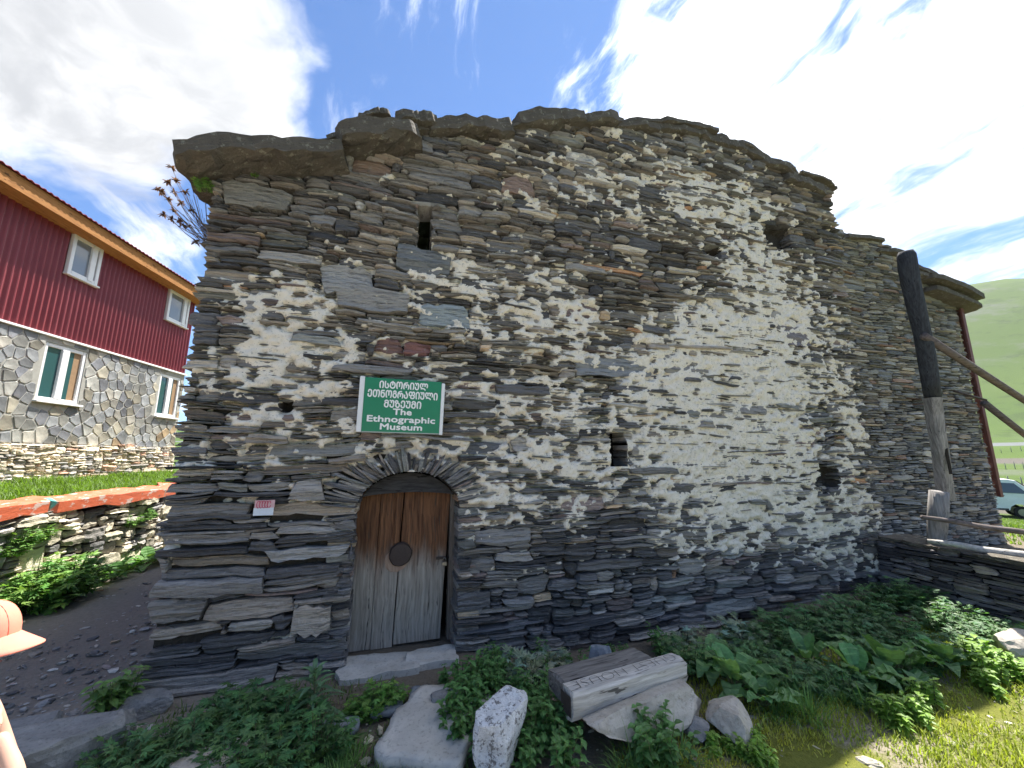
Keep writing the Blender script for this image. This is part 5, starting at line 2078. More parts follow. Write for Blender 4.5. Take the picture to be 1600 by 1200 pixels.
def make_rosette(rs, n=34, L=0.17, col=(0.09, 0.155, 0.085)):
    lv, st = MB(), MB()
    for i in range(n):
        az = i * 2.399
        f = i / n
        el = 0.25 + 1.15 * f
        h0 = 0.05 + 0.20 * f
        d = rdir(rs, az, el - 0.35)
        V, F = leaf(np.array([0, 0, h0]), d, UPV, L * (1.15 - 0.5 * f), 0.026, 4, 0.3, 1.0, 'lance')
        lv.add(V, F, tuple(np.array(col) * rs.uniform(0.75, 1.35)))
    st.tube([(0, 0, -0.02), (0, 0, 0.26)], [0.008, 0.004], 5)
    return lv, st


def make_tuft(rs, n=70, h=0.26, r=0.09, col=(0.085, 0.155, 0.04)):
    lv, st = MB(), None
    for i in range(n):
        az = rs.uniform(0, 6.28)
        b0 = np.array([math.cos(az), math.sin(az), 0]) * r * rs.rand()
        V, F = leaf(b0, rdir(rs, az + rs.uniform(-0.6, 0.6), rs.uniform(0.7, 1.45)), UPV, h * rs.uniform(0.6, 1.2), 0.008, 4, 0.2, rs.uniform(0.5, 1.6), 'taper')
        lv.add(V, F, tuple(np.array(col) * rs.uniform(0.7, 1.5)))
    return lv, st


PROTO = {}


def proto(kind, fn, nvar, **kw):
    L = []
    for v in range(nvar):
        rs = np.random.RandomState(100 + v * 7 + len(PROTO) * 31)
        lv, st = fn(rs, **kw)
        e = empty(kind)
        o = lv.build('leaves', M_LEAF, e, False, attr='tint')
        if st is not None and st.v:
            st.build('stems', M_STEM, e, True)
        L.append([e, False])
    PROTO[kind] = L


proto('cut_leaved_weed', make_cutleaf, 5)
proto('pale_weed', make_cutleaf, 3, h=0.28, r=0.22, col=(0.085, 0.175, 0.04))
proto('nettle', make_nettle, 4)
proto('bright_nettle', make_nettle, 3, h=0.22, col=(0.13, 0.215, 0.035))
proto('dock', make_dock, 4)
proto('burdock', make_dock, 3, n=12, L=0.27, col=(0.065, 0.135, 0.04))
proto('rosette_plant', make_rosette, 1)
proto('silver_wormwood', make_cutleaf, 2, h=0.26, r=0.15, n=20, col=(0.15, 0.20, 0.14))
proto('grass_tuft', make_tuft, 4)
proto('tall_leafy_weed', make_nettle, 3, h=0.42, n=7, r=0.07, col=(0.095, 0.165, 0.045), ll=0.13)
prs = np.random.RandomState(404)


def plant(kind, p, size, label, group, cat='plant', name=None):
    L = PROTO[kind]
    e = L[prs.randint(len(L))]
    if not e[1]:
        o = e[0]
        e[1] = True
    else:
        o = copy_tree(e[0])
    o.location = tuple(p)
    o.rotation_euler = (prs.uniform(-0.08, 0.08), prs.uniform(-0.08, 0.08), prs.uniform(0, 6.28))
    o.scale = (size * prs.uniform(0.9, 1.1), size * prs.uniform(0.9, 1.1), size * prs.uniform(0.88, 1.12))
    return tag(o, label, cat, group)


LM = [((205, 1125), 'by the footing stone of the house corner'), ((322, 1205), 'round the pale rounded stone'), ((492, 1125), 'crowding the narrow-leaved plant'), ((60, 1200), 'against the big grooved boulder'), ((400, 1100), 'against the wall foot'),
      ((1150, 1085), 'round the dock beside the wedge-shaped rock'), ((1395, 1062), 'round the largest ribbed dock'), ((1475, 1050), 'between the ribbed dock and the low dark wall'), ((1115, 1052), 'behind the end of the carved log'), ((1265, 1050), 'round the half buried dock'), ((1300, 985), 'close to the plastered wall'), ((1440, 960), 'at the foot of the timber post'),
      ((790, 1178), 'touching the white painted rock'), ((885, 1120), 'against the end of the carved log'), ((640, 1160), 'beside the beige flagstone'), ((715, 1070), 'right of the threshold'), ((1010, 1150), 'before the pale boulder'), ((1148, 1150), 'before the wedge-shaped rock'), ((1590, 1025), 'in front of the pale rock'), ((590, 1075), 'beside the broad threshold slab')]


def near_what(x, y):
    return min(LM, key=lambda q: (q[0][0] - x) ** 2 + ((q[0][1] - y) * 1.7) ** 2)[1]


def scatter(kind, poly, n, s0, s1, label, group, mind=26, cat='plant', minoff=0.12):
    """fill an area of the ground, given by its corners in the photograph, with single plants"""
    xs, ys = [p[0] for p in poly], [p[1] for p in poly]
    done = []
    for _ in range(n * 60):
        if len(done) >= n:
            break
        x, y = prs.uniform(min(xs), max(xs)), prs.uniform(min(ys), max(ys))
        ins = False
        for i in range(len(poly)):
            (xa, ya), (xb, yb) = poly[i], poly[i - 1]
            if (ya > y) != (yb > y) and x < (xb - xa) * (y - ya) / (yb - ya) + xa:
                ins = not ins
        if not ins or any((x - q[0]) ** 2 + ((y - q[1]) * 1.6) ** 2 < mind ** 2 for q in done):
            continue
        p = at_ground(x, y, -0.01)
        if (p - FH.o) @ FH.N < minoff and (p - FH.o) @ FH.U > UL - 0.3:
            continue
        done.append((x, y))
        plant(kind, p, prs.uniform(s0, s1), (label[:-1] + near_what(x, y)) if label[-1] == '*' else label, group, cat)


# left of the door
scatter('cut_leaved_weed', [(310, 1165), (360, 1130), (450, 1120), (475, 1150), (520, 1190), (400, 1235), (290, 1230)], 14, 0.62, 0.85, 'dark cut-leaved weed clump left of door, *', 'cut-leaved weeds left of the door', 34)
scatter('cut_leaved_weed', [(140, 1200), (280, 1175), (280, 1240), (140, 1250)], 6, 0.55, 0.75, 'cut-leaved weed clump beside the big grooved boulder', 'weeds beside the boulder', 34)
scatter('tall_leafy_weed', [(155, 1100), (190, 1075), (200, 1115), (165, 1140)], 4, 0.5, 0.72, 'tall leafy weed at the outer corner of the museum house', 'tall weeds at the house corner', 16)
plant('rosette_plant', at_ground(492, 1132), 1.15, 'bushy plant with long narrow grey green leaves left of the threshold', None)
scatter('pale_weed', [(548, 1095), (610, 1088), (612, 1120), (560, 1140)], 4, 0.5, 0.66, 'lighter green leafy weed between the narrow-leaved plant and the threshold', 'light weeds by the threshold', 20)
scatter('nettle', [(655, 1075), (715, 1062), (790, 1060), (775, 1105), (700, 1095)], 8, 0.55, 0.85, 'nettle growing at the wall foot right of the threshold', 'nettles right of the threshold', 18)
scatter('nettle', [(815, 1090), (870, 1080), (905, 1150), (890, 1225), (800, 1225)], 12, 0.6, 0.85, 'nettle with toothed leaves growing *', 'nettles beside the white rock', 20)
scatter('nettle', [(715, 1120), (750, 1110), (752, 1190), (700, 1200)], 7, 0.6, 0.85, 'nettle growing between the beige flagstone and the white painted rock', 'nettles beside the flagstone', 18)
scatter('silver_wormwood', [(800, 1050), (858, 1040), (862, 1062), (810, 1078)], 3, 0.8, 1.0, 'silvery feathery wormwood against the house wall left of the log', 'wormwood by the log', 18)
scatter('nettle', [(740, 1035), (860, 1010), (1040, 985), (1040, 1010), (880, 1040)], 9, 0.4, 0.7, 'small nettle against the bare wall foot behind the log', 'small nettles along the wall foot', 20, minoff=0.05)
scatter('grass_tuft', [(965, 1200), (1060, 1185), (1050, 1230), (970, 1235)], 5, 0.9, 1.1, 'arching grass tuft in front of the pale boulder', 'grass tufts before the boulder', 18, 'grass')
scatter('nettle', [(990, 1185), (1060, 1175), (1050, 1200), (1000, 1205)], 3, 0.7, 0.9, 'nettle growing out of the grass before the pale boulder', 'nettles before the boulder', 18)
scatter('grass_tuft', [(520, 1170), (565, 1160), (560, 1230), (500, 1230)], 6, 0.5, 0.75, 'short grass tuft left of the beige flagstone', 'grass tufts left of the flagstone', 16, 'grass')
scatter('burdock', [(360, 1225), (530, 1190), (530, 1235), (370, 1240)], 3, 0.45, 0.6, 'low broad-leaved plant in front of the cut-leaved weeds', 'broad leaves before the weeds', 40)
# the shaded bed right of the log
bed = [(1040, 1040), (1090, 1000), (1250, 985), (1380, 955), (1440, 950), (1520, 985), (1560, 1030), (1480, 1080), (1330, 1110), (1240, 1120), (1180, 1085), (1080, 1075)]
scatter('cut_leaved_weed', bed, 30, 0.55, 0.85, 'dark cut-leaved weed in the shaded bed, *', 'weeds in the shaded bed', 22)
scatter('cut_leaved_weed', [(1190, 985), (1390, 945), (1440, 950), (1400, 975), (1200, 1010)], 10, 0.8, 1.05, 'tall dark cut-leaved weed along the wall, *', 'tall weeds along the plastered wall', 20)
scatter('grass_tuft', [(1200, 1085), (1380, 1075), (1400, 1100), (1280, 1130), (1210, 1125)], 14, 0.85, 1.15, 'long grass tuft fringing the shaded bed, *', 'grass tufts along the weed bed', 18, 'grass')
scatter('silver_wormwood', [(1060, 1005), (1180, 985), (1180, 1030), (1070, 1040)], 5, 0.8, 1.1, 'grey green feathery weed close behind the end of the log', 'feathery weeds behind the log', 26)
for (px, py, s, lab) in [(1150, 1085, 1.0, 'dock with broad blue green leaves beside the wedge-shaped rock'), (1195, 1110, 0.8, 'dock with a sunlit yellow leaf right of the wedge-shaped rock'), (1395, 1062, 1.25, 'largest dock plant with ribbed leaves in the middle of the bed'), (1345, 1075, 0.85, 'dock crowded against the largest ribbed dock'),
                         (1475, 1050, 0.8, 'dock between the largest dock and the low dark wall'), (1115, 1052, 0.8, 'dock standing behind the end of the carved log'), (1265, 1050, 0.75, 'dock half buried among the dark weeds of the bed')]:
    plant('dock', at_ground(px, py, 0.02), s * 1.12, lab, None)
scatter('bright_nettle', [(1380, 1120), (1450, 1105), (1470, 1135), (1390, 1145)], 6, 0.6, 0.85, 'bright sunlit leafy weed at the edge of the grass', 'sunlit weeds at the bed edge', 16)
scatter('bright_nettle', [(1520, 1050), (1600, 1030), (1640, 1080), (1560, 1090)], 10, 0.7, 1.0, 'sunlit weed in front of the pale rock by the low wall', 'sunlit weeds by the low wall', 18)
scatter('cut_leaved_weed', [(1475, 960), (1600, 1000), (1600, 1030), (1500, 1010)], 8, 0.55, 0.8, 'dark weed along the foot of the low dark wall', 'weeds along the low dark wall', 22, minoff=-9)
scatter('bright_nettle', [(1085, 1180), (1110, 1165), (1240, 1170), (1240, 1200), (1100, 1210)], 6, 0.4, 0.6, 'small sunlit weed in front of the wedge-shaped rock', 'small weeds before the rock', 20)
# along the lane wall
FLo = LW_LEN
for i in range(20):
    u = -0.6 + i * 0.24 + prs.uniform(-0.1, 0.1)
    off = prs.uniform(0.12, 0.45)
    p = FL.world(u, off, 0)
    plant('burdock', (p[0], p[1], 0.0), prs.uniform(0.8, 1.2), 'broad-leaved weed growing along the foot of the lane wall', 'weeds along the lane wall')
for i in range(12):
    u = FL.uz(prs.uniform(-40, 110), 880)[0]
    p = FL.world(u, prs.uniform(0.1, 0.35), prs.uniform(0.0, 0.1))
    plant('pale_weed', p, prs.uniform(1.0, 1.5), 'bushy light green weed leaning on the lane wall', 'light weeds on the lane wall')
for (px, py) in [(30, 835), (60, 830), (200, 812), (225, 800), (15, 850)]:
    u, z = FL.uz(px, py)
    plant('pale_weed', FL.world(u, 0.02, z - 0.12), 0.62, 'small weed sprouting from the joints of the lane wall', 'weeds in the lane wall joints')


def grass_mesh(name, pts, hs, label, cols, rs, w=0.006, cat='grass'):
    """many blades, one object of stuff"""
    n = len(pts)
    az = rs.uniform(0, 6.28, n)
    lean = rs.uniform(0.1, 0.8, n)
    P = np.asarray(pts)
    d = np.stack([np.cos(az) * lean, np.sin(az) * lean, np.ones(n)], 1) * hs[:, None]
    s = np.stack([-np.sin(az), np.cos(az), np.zeros(n)], 1) * w
    mid = P + d * 0.55
    tip = P + d + np.stack([np.cos(az), np.sin(az), -0.6 * np.ones(n)], 1) * (hs * lean * 0.35)[:, None]
    V = np.stack([P - s, P + s, mid - s * 0.7, mid + s * 0.7, tip], 1).reshape(-1, 3)
    b = np.arange(n) * 5
    F = np.concatenate([np.stack([b, b + 1, b + 3], 1), np.stack([b, b + 3, b + 2], 1), np.stack([b + 2, b + 3, b + 4], 1)])
    c = np.repeat(cols, 5, 0)
    o = mesh_obj(name, V, F, M_GRASS, None, {'tint': c})
    return tag(o, label, cat, kind='stuff')


def grasses():
    rs = np.random.RandomState(88)
    # sunny turf on the right
    n = 70000
    x, y = rs.uniform(0.3, 6.2, n), rs.uniform(1.6, 4.6, n)
    P = np.stack([x, y, np.zeros(n)], 1)
    dist = (P - FH.o) @ FH.N
    dens = fbm(x * 1.3, y * 1.3, 0, 97, 4) + 0.30 * smooth01(x, 1.5, 3.2) + 0.25 * smooth01(0.22 - np.abs(dist - 1.55), 0, 0.2)
    k = (dist > 0.9) & (dens + rs.uniform(-0.2, 0.2, n) > 0.02) & (x > 0.55)
    P, dens = P[k], dens[k]
    P[:, 2] = ground_z(P[:, 0], P[:, 1])
    h = 0.022 + 0.05 * np.clip(dens, 0, 1) * rs.uniform(0.4, 1.3, len(P)) + 0.05 * smooth01(P[:, 0], 2.6, 4) * rs.rand(len(P))
    c1, c2 = np.array([0.17, 0.21, 0.03]), np.array([0.30, 0.28, 0.055])
    f = np.clip(0.5 + 0.7 * fbm(P[:, 0] * 2, P[:, 1] * 2, 0, 99, 3) - 0.4 * smooth01(P[:, 0], 2.4, 3.6), 0, 1)[:, None]
    grass_mesh('grass', P, h, 'short sunlit yellow green turf in front of the weed bed', (c1 + (c2 - c1) * f) * rs.uniform(0.7, 1.3, (len(P), 1)), rs, 0.0035)
    # terrace
    n = 26000
    tv = np.array(TV).reshape(60, 26, 3)
    iu, jf = rs.uniform(0, 58.99, n), rs.uniform(0, 24.99, n)
    a, b = iu.astype(int), jf.astype(int)
    fa, fb = (iu - a)[:, None], (jf - b)[:, None]
    P = tv[a, b] * (1 - fa) * (1 - fb) + tv[a + 1, b] * fa * (1 - fb) + tv[a, b + 1] * (1 - fa) * fb + tv[a + 1, b + 1] * fa * fb
    h = rs.uniform(0.05, 0.16, n) * (0.8 + 0.6 * np.clip(fbm(P[:, 0] * 1.5, P[:, 1] * 1.5, 0, 101, 2) + 0.3, 0, 1))
    grass_mesh('terrace_grass', P, h, 'lush green grass on the terrace below the red house', np.array([[0.075, 0.125, 0.018]]) * rs.uniform(0.6, 1.5, (n, 1)), rs, 0.008)
    # meadow beyond the annex
    n = 30000
    x, y = rs.uniform(9.0, 24, n), rs.uniform(7, 20, n)
    P = np.stack([x, y, ground_z(x, y)], 1)
    P = P[(P - FA.o) @ FA.U > FA.uz(1541, 700)[0] + 0.1]
    grass_mesh('meadow_grass', P, rs.uniform(0.04, 0.10, len(P)), 'mown green meadow grass round the white van', np.array([[0.085, 0.13, 0.018]]) * rs.uniform(0.7, 1.4, (len(P), 1)), rs, 0.012)
    # sparse blades on the path by the door
    n = 2600
    px, py = rs.uniform(240, 780, n), rs.uniform(1060, 1230, n)
    P = np.array([on_z(a, b, 0.0) for a, b in zip(px, py)])
    k = ((P - FH.o) @ FH.N > 0.1) & (fbm(P[:, 0] * 3, P[:, 1] * 3, 0, 103, 2) > 0.0)
    P = P[k]
    P[:, 2] = ground_z(P[:, 0], P[:, 1])
    grass_mesh('path_grass', P, rs.uniform(0.02, 0.07, len(P)), 'sparse grass blades round the flagstones before the door', np.array([[0.08, 0.13, 0.03]]) * rs.uniform(0.6, 1.4, (len(P), 1)), rs, 0.0035)


grasses()


def eave_plants():
    rs = np.random.RandomState(93)
    base_u, base_z = FH.uz(330, 365)
    root = FH.world(UL - 0.02, -0.15, base_z)
    dp = empty('dry_plant', tuple(root))
    tag(dp, 'dried brown plant with seed heads hanging from the left eave', 'plant')
    heads = [(268, 262), (262, 285), (252, 300), (272, 300), (247, 296), (282, 318), (256, 335), (272, 330), (280, 345), (268, 342), (300, 330), (285, 352), (262, 312), (290, 300), (275, 283), (296, 355), (306, 378)]
    stm = MB()
    for (px, py) in heads:
        t = 3.55 + rs.uniform(-0.12, 0.12)
        tip = at_t(px, py, t) - root
        b = np.array([0.0, 0.0, rs.uniform(-0.05, 0.12)])
        mid = (b + tip) / 2 + np.array([0, 0, -0.07])
        pts = [b * (1 - s) ** 2 + 2 * mid * s * (1 - s) + tip * s * s for s in np.linspace(0, 1, 6)]
        stm.tube(pts, [0.0035, 0.003, 0.003, 0.0025, 0.002, 0.002], 4)
        hd = MB()
        for k in range(16):
            V, F = leaf(tip, rdir(rs, rs.uniform(0, 6.28), rs.uniform(-0.8, 1.2)), UPV, rs.uniform(0.025, 0.055), 0.02, 2, 0.4, 0.3)
            hd.add(V, F, tuple(np.array([0.075, 0.035, 0.025]) * rs.uniform(0.6, 1.5)))
        hd.build('seed_head', M_LEAF, dp, attr='tint')
    for k in range(26):
        a = rs.uniform(0, 1)
        tip = at_t(rs.uniform(285, 325), rs.uniform(295, 372), 3.6) - root
        stm.tube([np.array([0, 0, rs.uniform(-0.05, 0.12)]), tip * 0.5 + np.array([0, 0, -0.04]), tip], 0.002, 3)
    stm.build('stems', M_DRYSTEM, dp)
    for (px, py, s, lab) in [(322, 290, 0.35, 'small green tuft growing under the left roof slab'), (398, 268, 0.14, 'tiny green sprout in the upper courses under the big roof slab')]:
        u, z = FH.uz(px, py, 0.02)
        plant('pale_weed', FH.world(u, 0.02, z - 0.05), s, lab, None)


eave_plants()
for L_ in PROTO.values():
    for e in L_:
        if not e[1]:
            for ch in list(e[0].children):
                bpy.data.objects.remove(ch)
            bpy.data.objects.remove(e[0])

# ------------------------------------------------------------------ child at the left edge
def child():
    M_SKIN = m_plain('skin', (0.60, 0.36, 0.26), 0.55, 0.35, 0.08, 30, 0, 0.05)
    M_CAP = m_plain('coral_cloth', (0.80, 0.27, 0.19), 0.85, 0.15, 0.10, 25, 0, 0.2)
    M_SHIRT = m_plain('blue_cloth', (0.05, 0.07, 0.22), 0.85, 0.15, 0.15, 25, 0, 0.2)
    M_TROUS = m_plain('denim', (0.06, 0.075, 0.12), 0.85, 0.15, 0.2, 25, 0, 0.2)
    M_HAIR = m_plain('dark_hair', (0.03, 0.02, 0.015), 0.6, 0.3, 0.3, 80, 0, 0.3)
    tip = at_t(56, 992, 1.30)                      # tip of the visor
    cap_top = at_t(-8, 949, 1.30)
    hx, hy = tip[0] - 0.215, tip[1] + 0.01          # head centre
    hz = float(cap_top[2]) - 0.115
    root = empty('person', (hx - 0.02, hy, gz((hx, hy))))
    tag(root, 'child in a coral cap and blue shirt looking to the right, one hand raised', 'person')
    gz0 = root.location.z
    H = lambda x, y, z: (x - root.location.x, y - root.location.y, z - gz0)
    hip = hz - 0.52
    sh = hz - 0.205
    # joints: the child faces +x
    J = {}
    J['pelvis'] = (hx - 0.12, hy, hip)
    J['belly'] = (hx - 0.11, hy, hip + 0.12)
    J['chest'] = (hx - 0.09, hy, sh - 0.05)
    J['neck'] = (hx - 0.05, hy, sh + 0.045)
    J['headb'] = (hx - 0.01, hy, hz - 0.07)
    hand = at_t(-16, 1112, 1.24)
    elbow = at_t(34, 1236, 1.20)
    verts, rad, edges = [], [], []

    def v(p, r):
        verts.append(H(*p))
        rad.append(r)
        return len(verts) - 1

    def e(a, b):
        edges.append((a, b))
    pel = v(J['pelvis'], (0.085, 0.10))
    bel = v(J['belly'], (0.08, 0.095))
    ch = v(J['chest'], (0.085, 0.11))
    nk = v(J['neck'], (0.036, 0.036))
    hb = v(J['headb'], (0.05, 0.05))
    e(pel, bel), e(bel, ch), e(ch, nk), e(nk, hb)
    legs = []
    for s in (-1, 1):
        h0 = v((hx - 0.12, hy + s * 0.06, hip - 0.05), (0.066, 0.066))
        kn = v((hx - 0.08, hy + s * 0.07, gz0 + 0.29 + 0.0), (0.044, 0.044))
        an = v((hx - 0.11, hy + s * 0.075, gz0 + 0.07), (0.030, 0.030))
        ft = v((hx + 0.0, hy + s * 0.08, gz0 + 0.032), (0.032, 0.026))
        e(pel, h0), e(h0, kn), e(kn, an), e(an, ft)
    # arms; the near hand is the raised one
    arm_pts = []
    for s, el, wr in ((-1, elbow, hand - (hand - elbow) / np.linalg.norm(hand - elbow) * 0.07), (1, np.array([hx - 0.06, hy + 0.19, hip + 0.13]), np.array([hx + 0.05, hy + 0.19, hip - 0.02]))):
        so = v((hx - 0.09, hy + s * 0.125, sh - 0.012), (0.040, 0.040))
        ee = v(tuple(el), (0.030, 0.030))
        ww = v(tuple(wr), (0.020, 0.020))
        e(ch, so), e(so, ee), e(ee, ww)
        arm_pts.append((wr, el))

    def skin(name, verts, rad, edges, mat, parent, rootv=0, sub=2):
        me = bpy.data.meshes.new(name)
        me.from_pydata(verts, edges, [])
        o = bpy.data.objects.new(name, me)
        COL.objects.link(o)
        sk = o.modifiers.new('skin', 'SKIN')
        sk.use_smooth_shade = True
        if not me.skin_vertices:
            me.attributes  # skin layer is made by the modifier's data below
            bm = bmesh.new()
            bm.from_mesh(me)
            bm.verts.layers.skin.verify()
            bm.to_mesh(me)
            bm.free()
        for i, sv in enumerate(me.skin_vertices[0].data):
            sv.radius = rad[i] if isinstance(rad[i], tuple) else (rad[i], rad[i])
            sv.use_root = (i == rootv)
        ss = o.modifiers.new('sub', 'SUBSURF')
        ss.levels = ss.render_levels = sub
        dg = bpy.context.evaluated_depsgraph_get()
        nm = bpy.data.meshes.new_from_object(o.evaluated_get(dg))
        bpy.data.objects.remove(o)
        nm.polygons.foreach_set('use_smooth', np.ones(len(nm.polygons), dtype=bool))
        r = bpy.data.objects.new(name, nm)
        COL.objects.link(r)
        r.parent = parent
        nm.materials.append(mat)
        return r
    body = skin('body', verts, rad, edges, M_SKIN, root)
    # dress the body: shirt over the torso and upper arms, trousers over the legs
    me = body.data
    me.materials.append(M_SHIRT)
    me.materials.append(M_TROUS)
    sleeve = H(*elbow)
    for p in me.polygons:
        c = p.center
        z = c.z + gz0
        wr_l = Vector(H(*arm_pts[0][0]))
        el_l = Vector(H(*arm_pts[0][1]))
        near_fore = (c - wr_l).length < (wr_l - el_l).length * 0.95 and z < sh - 0.12
        el_r = Vector(H(*arm_pts[1][1]))
        wr_r = Vector(H(*arm_pts[1][0]))
        far_fore = (c - wr_r).length < (wr_r - el_r).length * 0.95
        if z < hip - 0.01 and not near_fore and not far_fore and c.x + root.location.x < hx + 0.05:
            p.material_index = 2
        elif z < sh + 0.02 and abs(c.y + root.location.y - hy) < 0.135 and c.x + root.location.x < hx + 0.015 and not far_fore:
            p.material_index = 1
    # hands with five fingers
    for k, (wr, el) in enumerate(arm_pts):
        d = np.array(wr) - np.array(el)
        d = d / np.linalg.norm(d)
        side = np.cross(d, [0, 0, 1])
        side /= np.linalg.norm(side)
        nrm = np.cross(side, d)
        hv, hr, he = [], [], []

        def hvx(p, r):
            hv.append(H(*p))
            hr.append(r)
            return len(hv) - 1
        w0 = hvx(wr, (0.017, 0.020))
        pm = hvx(wr + d * 0.035, (0.014, 0.026))
        he.append((w0, pm))
        for f, (o_, l_) in enumerate(((-0.021, 0.045), (-0.007, 0.053), (0.007, 0.05), (0.020, 0.04))):
            b0 = hvx(wr + d * 0.058 + side * o_, 0.0085)
            b1 = hvx(wr + d * (0.058 + l_ * 0.5) + side * o_ * 1.1 + nrm * 0.004, 0.0075)
            b2 = hvx(wr + d * (0.058 + l_ * 0.85) + side * o_ * 1.1 - nrm * 0.014, 0.006)
            he += [(pm, b0), (b0, b1), (b1, b2)]
        t0 = hvx(wr + d * 0.022 - side * 0.026 + nrm * 0.006, 0.009)
        t1 = hvx(wr + d * 0.048 - side * 0.042 + nrm * 0.010, 0.0078)
        t2 = hvx(wr + d * 0.066 - side * 0.044 + nrm * 0.008, 0.006)
        he += [(w0, t0), (t0, t1), (t1, t2)]
        skin('hand', hv, hr, he, M_SKIN, root)
    # head with face
    bm = bmesh.new()
    bmesh.ops.create_uvsphere(bm, u_segments=28, v_segments=20, radius=1)
    for vv in bm.verts:
        p = vv.co
        x, y, z = p.x * 0.092, p.y * 0.074, p.z * 0.108
        if z < 0:
            x *= 1 - 0.18 * (-p.z)
            y *= 1 - 0.30 * (-p.z)
            x += 0.012 * (-p.z)
        if p.x > 0.5:                                # brow, nose, mouth, chin along the face
            f = math.exp(-(p.y / 0.16) ** 2)
            x += 0.020 * f * math.exp(-((p.z + 0.22) / 0.13) ** 2)
            x += 0.006 * f * math.exp(-((p.z + 0.62) / 0.08) ** 2)
            x += 0.006 * math.exp(-(p.y / 0.3) ** 2) * math.exp(-((p.z + 0.88) / 0.1) ** 2)
            for s in (-1, 1):
                x -= 0.010 * math.exp(-((p.y - s * 0.42) / 0.16) ** 2) * math.exp(-((p.z - 0.0) / 0.12) ** 2)
        vv.co = Vector((x, y, z))
    bmesh.ops.translate(bm, verts=bm.verts[:], vec=H(hx, hy, hz))
    me = bpy.data.meshes.new('head')
    bm.to_mesh(me)
    bm.free()
    me.polygons.foreach_set('use_smooth', np.ones(len(me.polygons), dtype=bool))
    me.materials.append(M_SKIN)
    head = bpy.data.objects.new('head', me)
    COL.objects.link(head)
    head.parent = root
    c = np.array(H(hx, hy, hz))
    for s in (-1, 1):
        ear = MB()
        ear.tube([c + np.array([-0.008, s * 0.072, 0.02]), c + np.array([-0.02, s * 0.084, 0.01]), c + np.array([-0.014, s * 0.078, -0.025])], [0.008, 0.014, 0.006], 8)
        ear.build('ear', M_SKIN, head, True)
        MB().tube([c + np.array([0.068, s * 0.031, 0.002]), c + np.array([0.077, s * 0.031, 0.001])], [0.011, 0.007], 10).build('eye', M_HAIR, head, True)
    MB().tube([c + np.array([0.083, -0.02, -0.064]), c + np.array([0.092, 0, -0.066]), c + np.array([0.083, 0.02, -0.064])], [0.003, 0.006, 0.003], 6).build('mouth', m_plain('lips', (0.45, 0.17, 0.14), 0.5, 0.3), head, True)
    # hair under the cap at the back and sides
    bm = bmesh.new()
    bmesh.ops.create_uvsphere(bm, u_segments=24, v_segments=16, radius=1)
    dele = [vv for vv in bm.verts if vv.co.x > 0.25 and vv.co.z < 0.35 or vv.co.z < -0.75]
    for vv in bm.verts:
        vv.co = Vector((vv.co.x * 0.099 + c[0] - 0.004, vv.co.y * 0.081 + c[1], vv.co.z * 0.112 + c[2]))
    bmesh.ops.delete(bm, geom=dele, context='VERTS')
    me = bpy.data.meshes.new('hair')
    bm.to_mesh(me)
    bm.free()
    me.polygons.foreach_set('use_smooth', np.ones(len(me.polygons), dtype=bool))
    me.materials.append(M_HAIR)
    hr_ = bpy.data.objects.new('hair', me)
    COL.objects.link(hr_)
    hr_.parent = root
    # cap: crown and curved visor
    V, F = [], []
    nu, nv = 28, 9
    for j in range(nv + 1):
        ph = (math.pi / 2) * j / nv
        for i in range(nu):
            a = 2 * math.pi * i / nu
            r = math.cos(ph) ** 0.8
            bulge = 1 + 0.05 * math.cos(a) * math.sin(ph)
            V.append((c[0] + 0.112 * r * math.cos(a) * bulge, c[1] + 0.093 * r * math.sin(a), c[2] + 0.018 + 0.103 * math.sin(ph) * (1 + 0.06 * math.cos(a))))
    for j in range(nv):
        for i in range(nu):
            i2 = (i + 1) % nu
            F.append((j * nu + i, j * nu + i2, (j + 1) * nu + i2, (j + 1) * nu + i))
    cap = mesh_obj('cap', V, F, M_CAP, root, smooth=True)
    for a in np.linspace(0, 2 * math.pi, 7)[:-1]:
        sm = []
        for ph in np.linspace(0.02, math.pi / 2 - 0.03, 9):
            r = math.cos(ph) ** 0.8
            bulge = 1 + 0.05 * math.cos(a) * math.sin(ph)
            sm.append((c[0] + 0.1125 * r * math.cos(a) * bulge, c[1] + 0.0935 * r * math.sin(a), c[2] + 0.018 + 0.1035 * math.sin(ph) * (1 + 0.06 * math.cos(a))))
        MB().tube(sm, 0.0011, 4).build('seam', M_CAP, cap, True)
    V, F = [], []
    nn, mm = 16, 6
    for lay_ in (0, 1):
        for j in range(mm + 1):
            f = j / mm
            for i in range(nn + 1):
                a = -1.25 + 2.5 * i / nn
                x = 0.100 * math.cos(a) + f * 0.115 * math.cos(a) ** 0.7
                y = 0.090 * math.sin(a) * (1 + 0.03 * f)
                z = 0.024 - 0.030 * f - 0.30 * (abs(y) ** 1.6) * 2.2 - lay_ * 0.004
                V.append((c[0] + x, c[1] + y, c[2] + z))
    o1 = (mm + 1) * (nn + 1)
    for j in range(mm):
        for i in range(nn):
            q = (j * (nn + 1) + i, j * (nn + 1) + i + 1, (j + 1) * (nn + 1) + i + 1, (j + 1) * (nn + 1) + i)
            F.append(q)
            F.append(tuple(k + o1 for k in q[::-1]))
    for i in range(nn):
        a = mm * (nn + 1) + i
        F.append((a, a + 1, a + 1 + o1, a + o1))
    mesh_obj('visor', V, F, M_CAP, cap, smooth=True)


child()


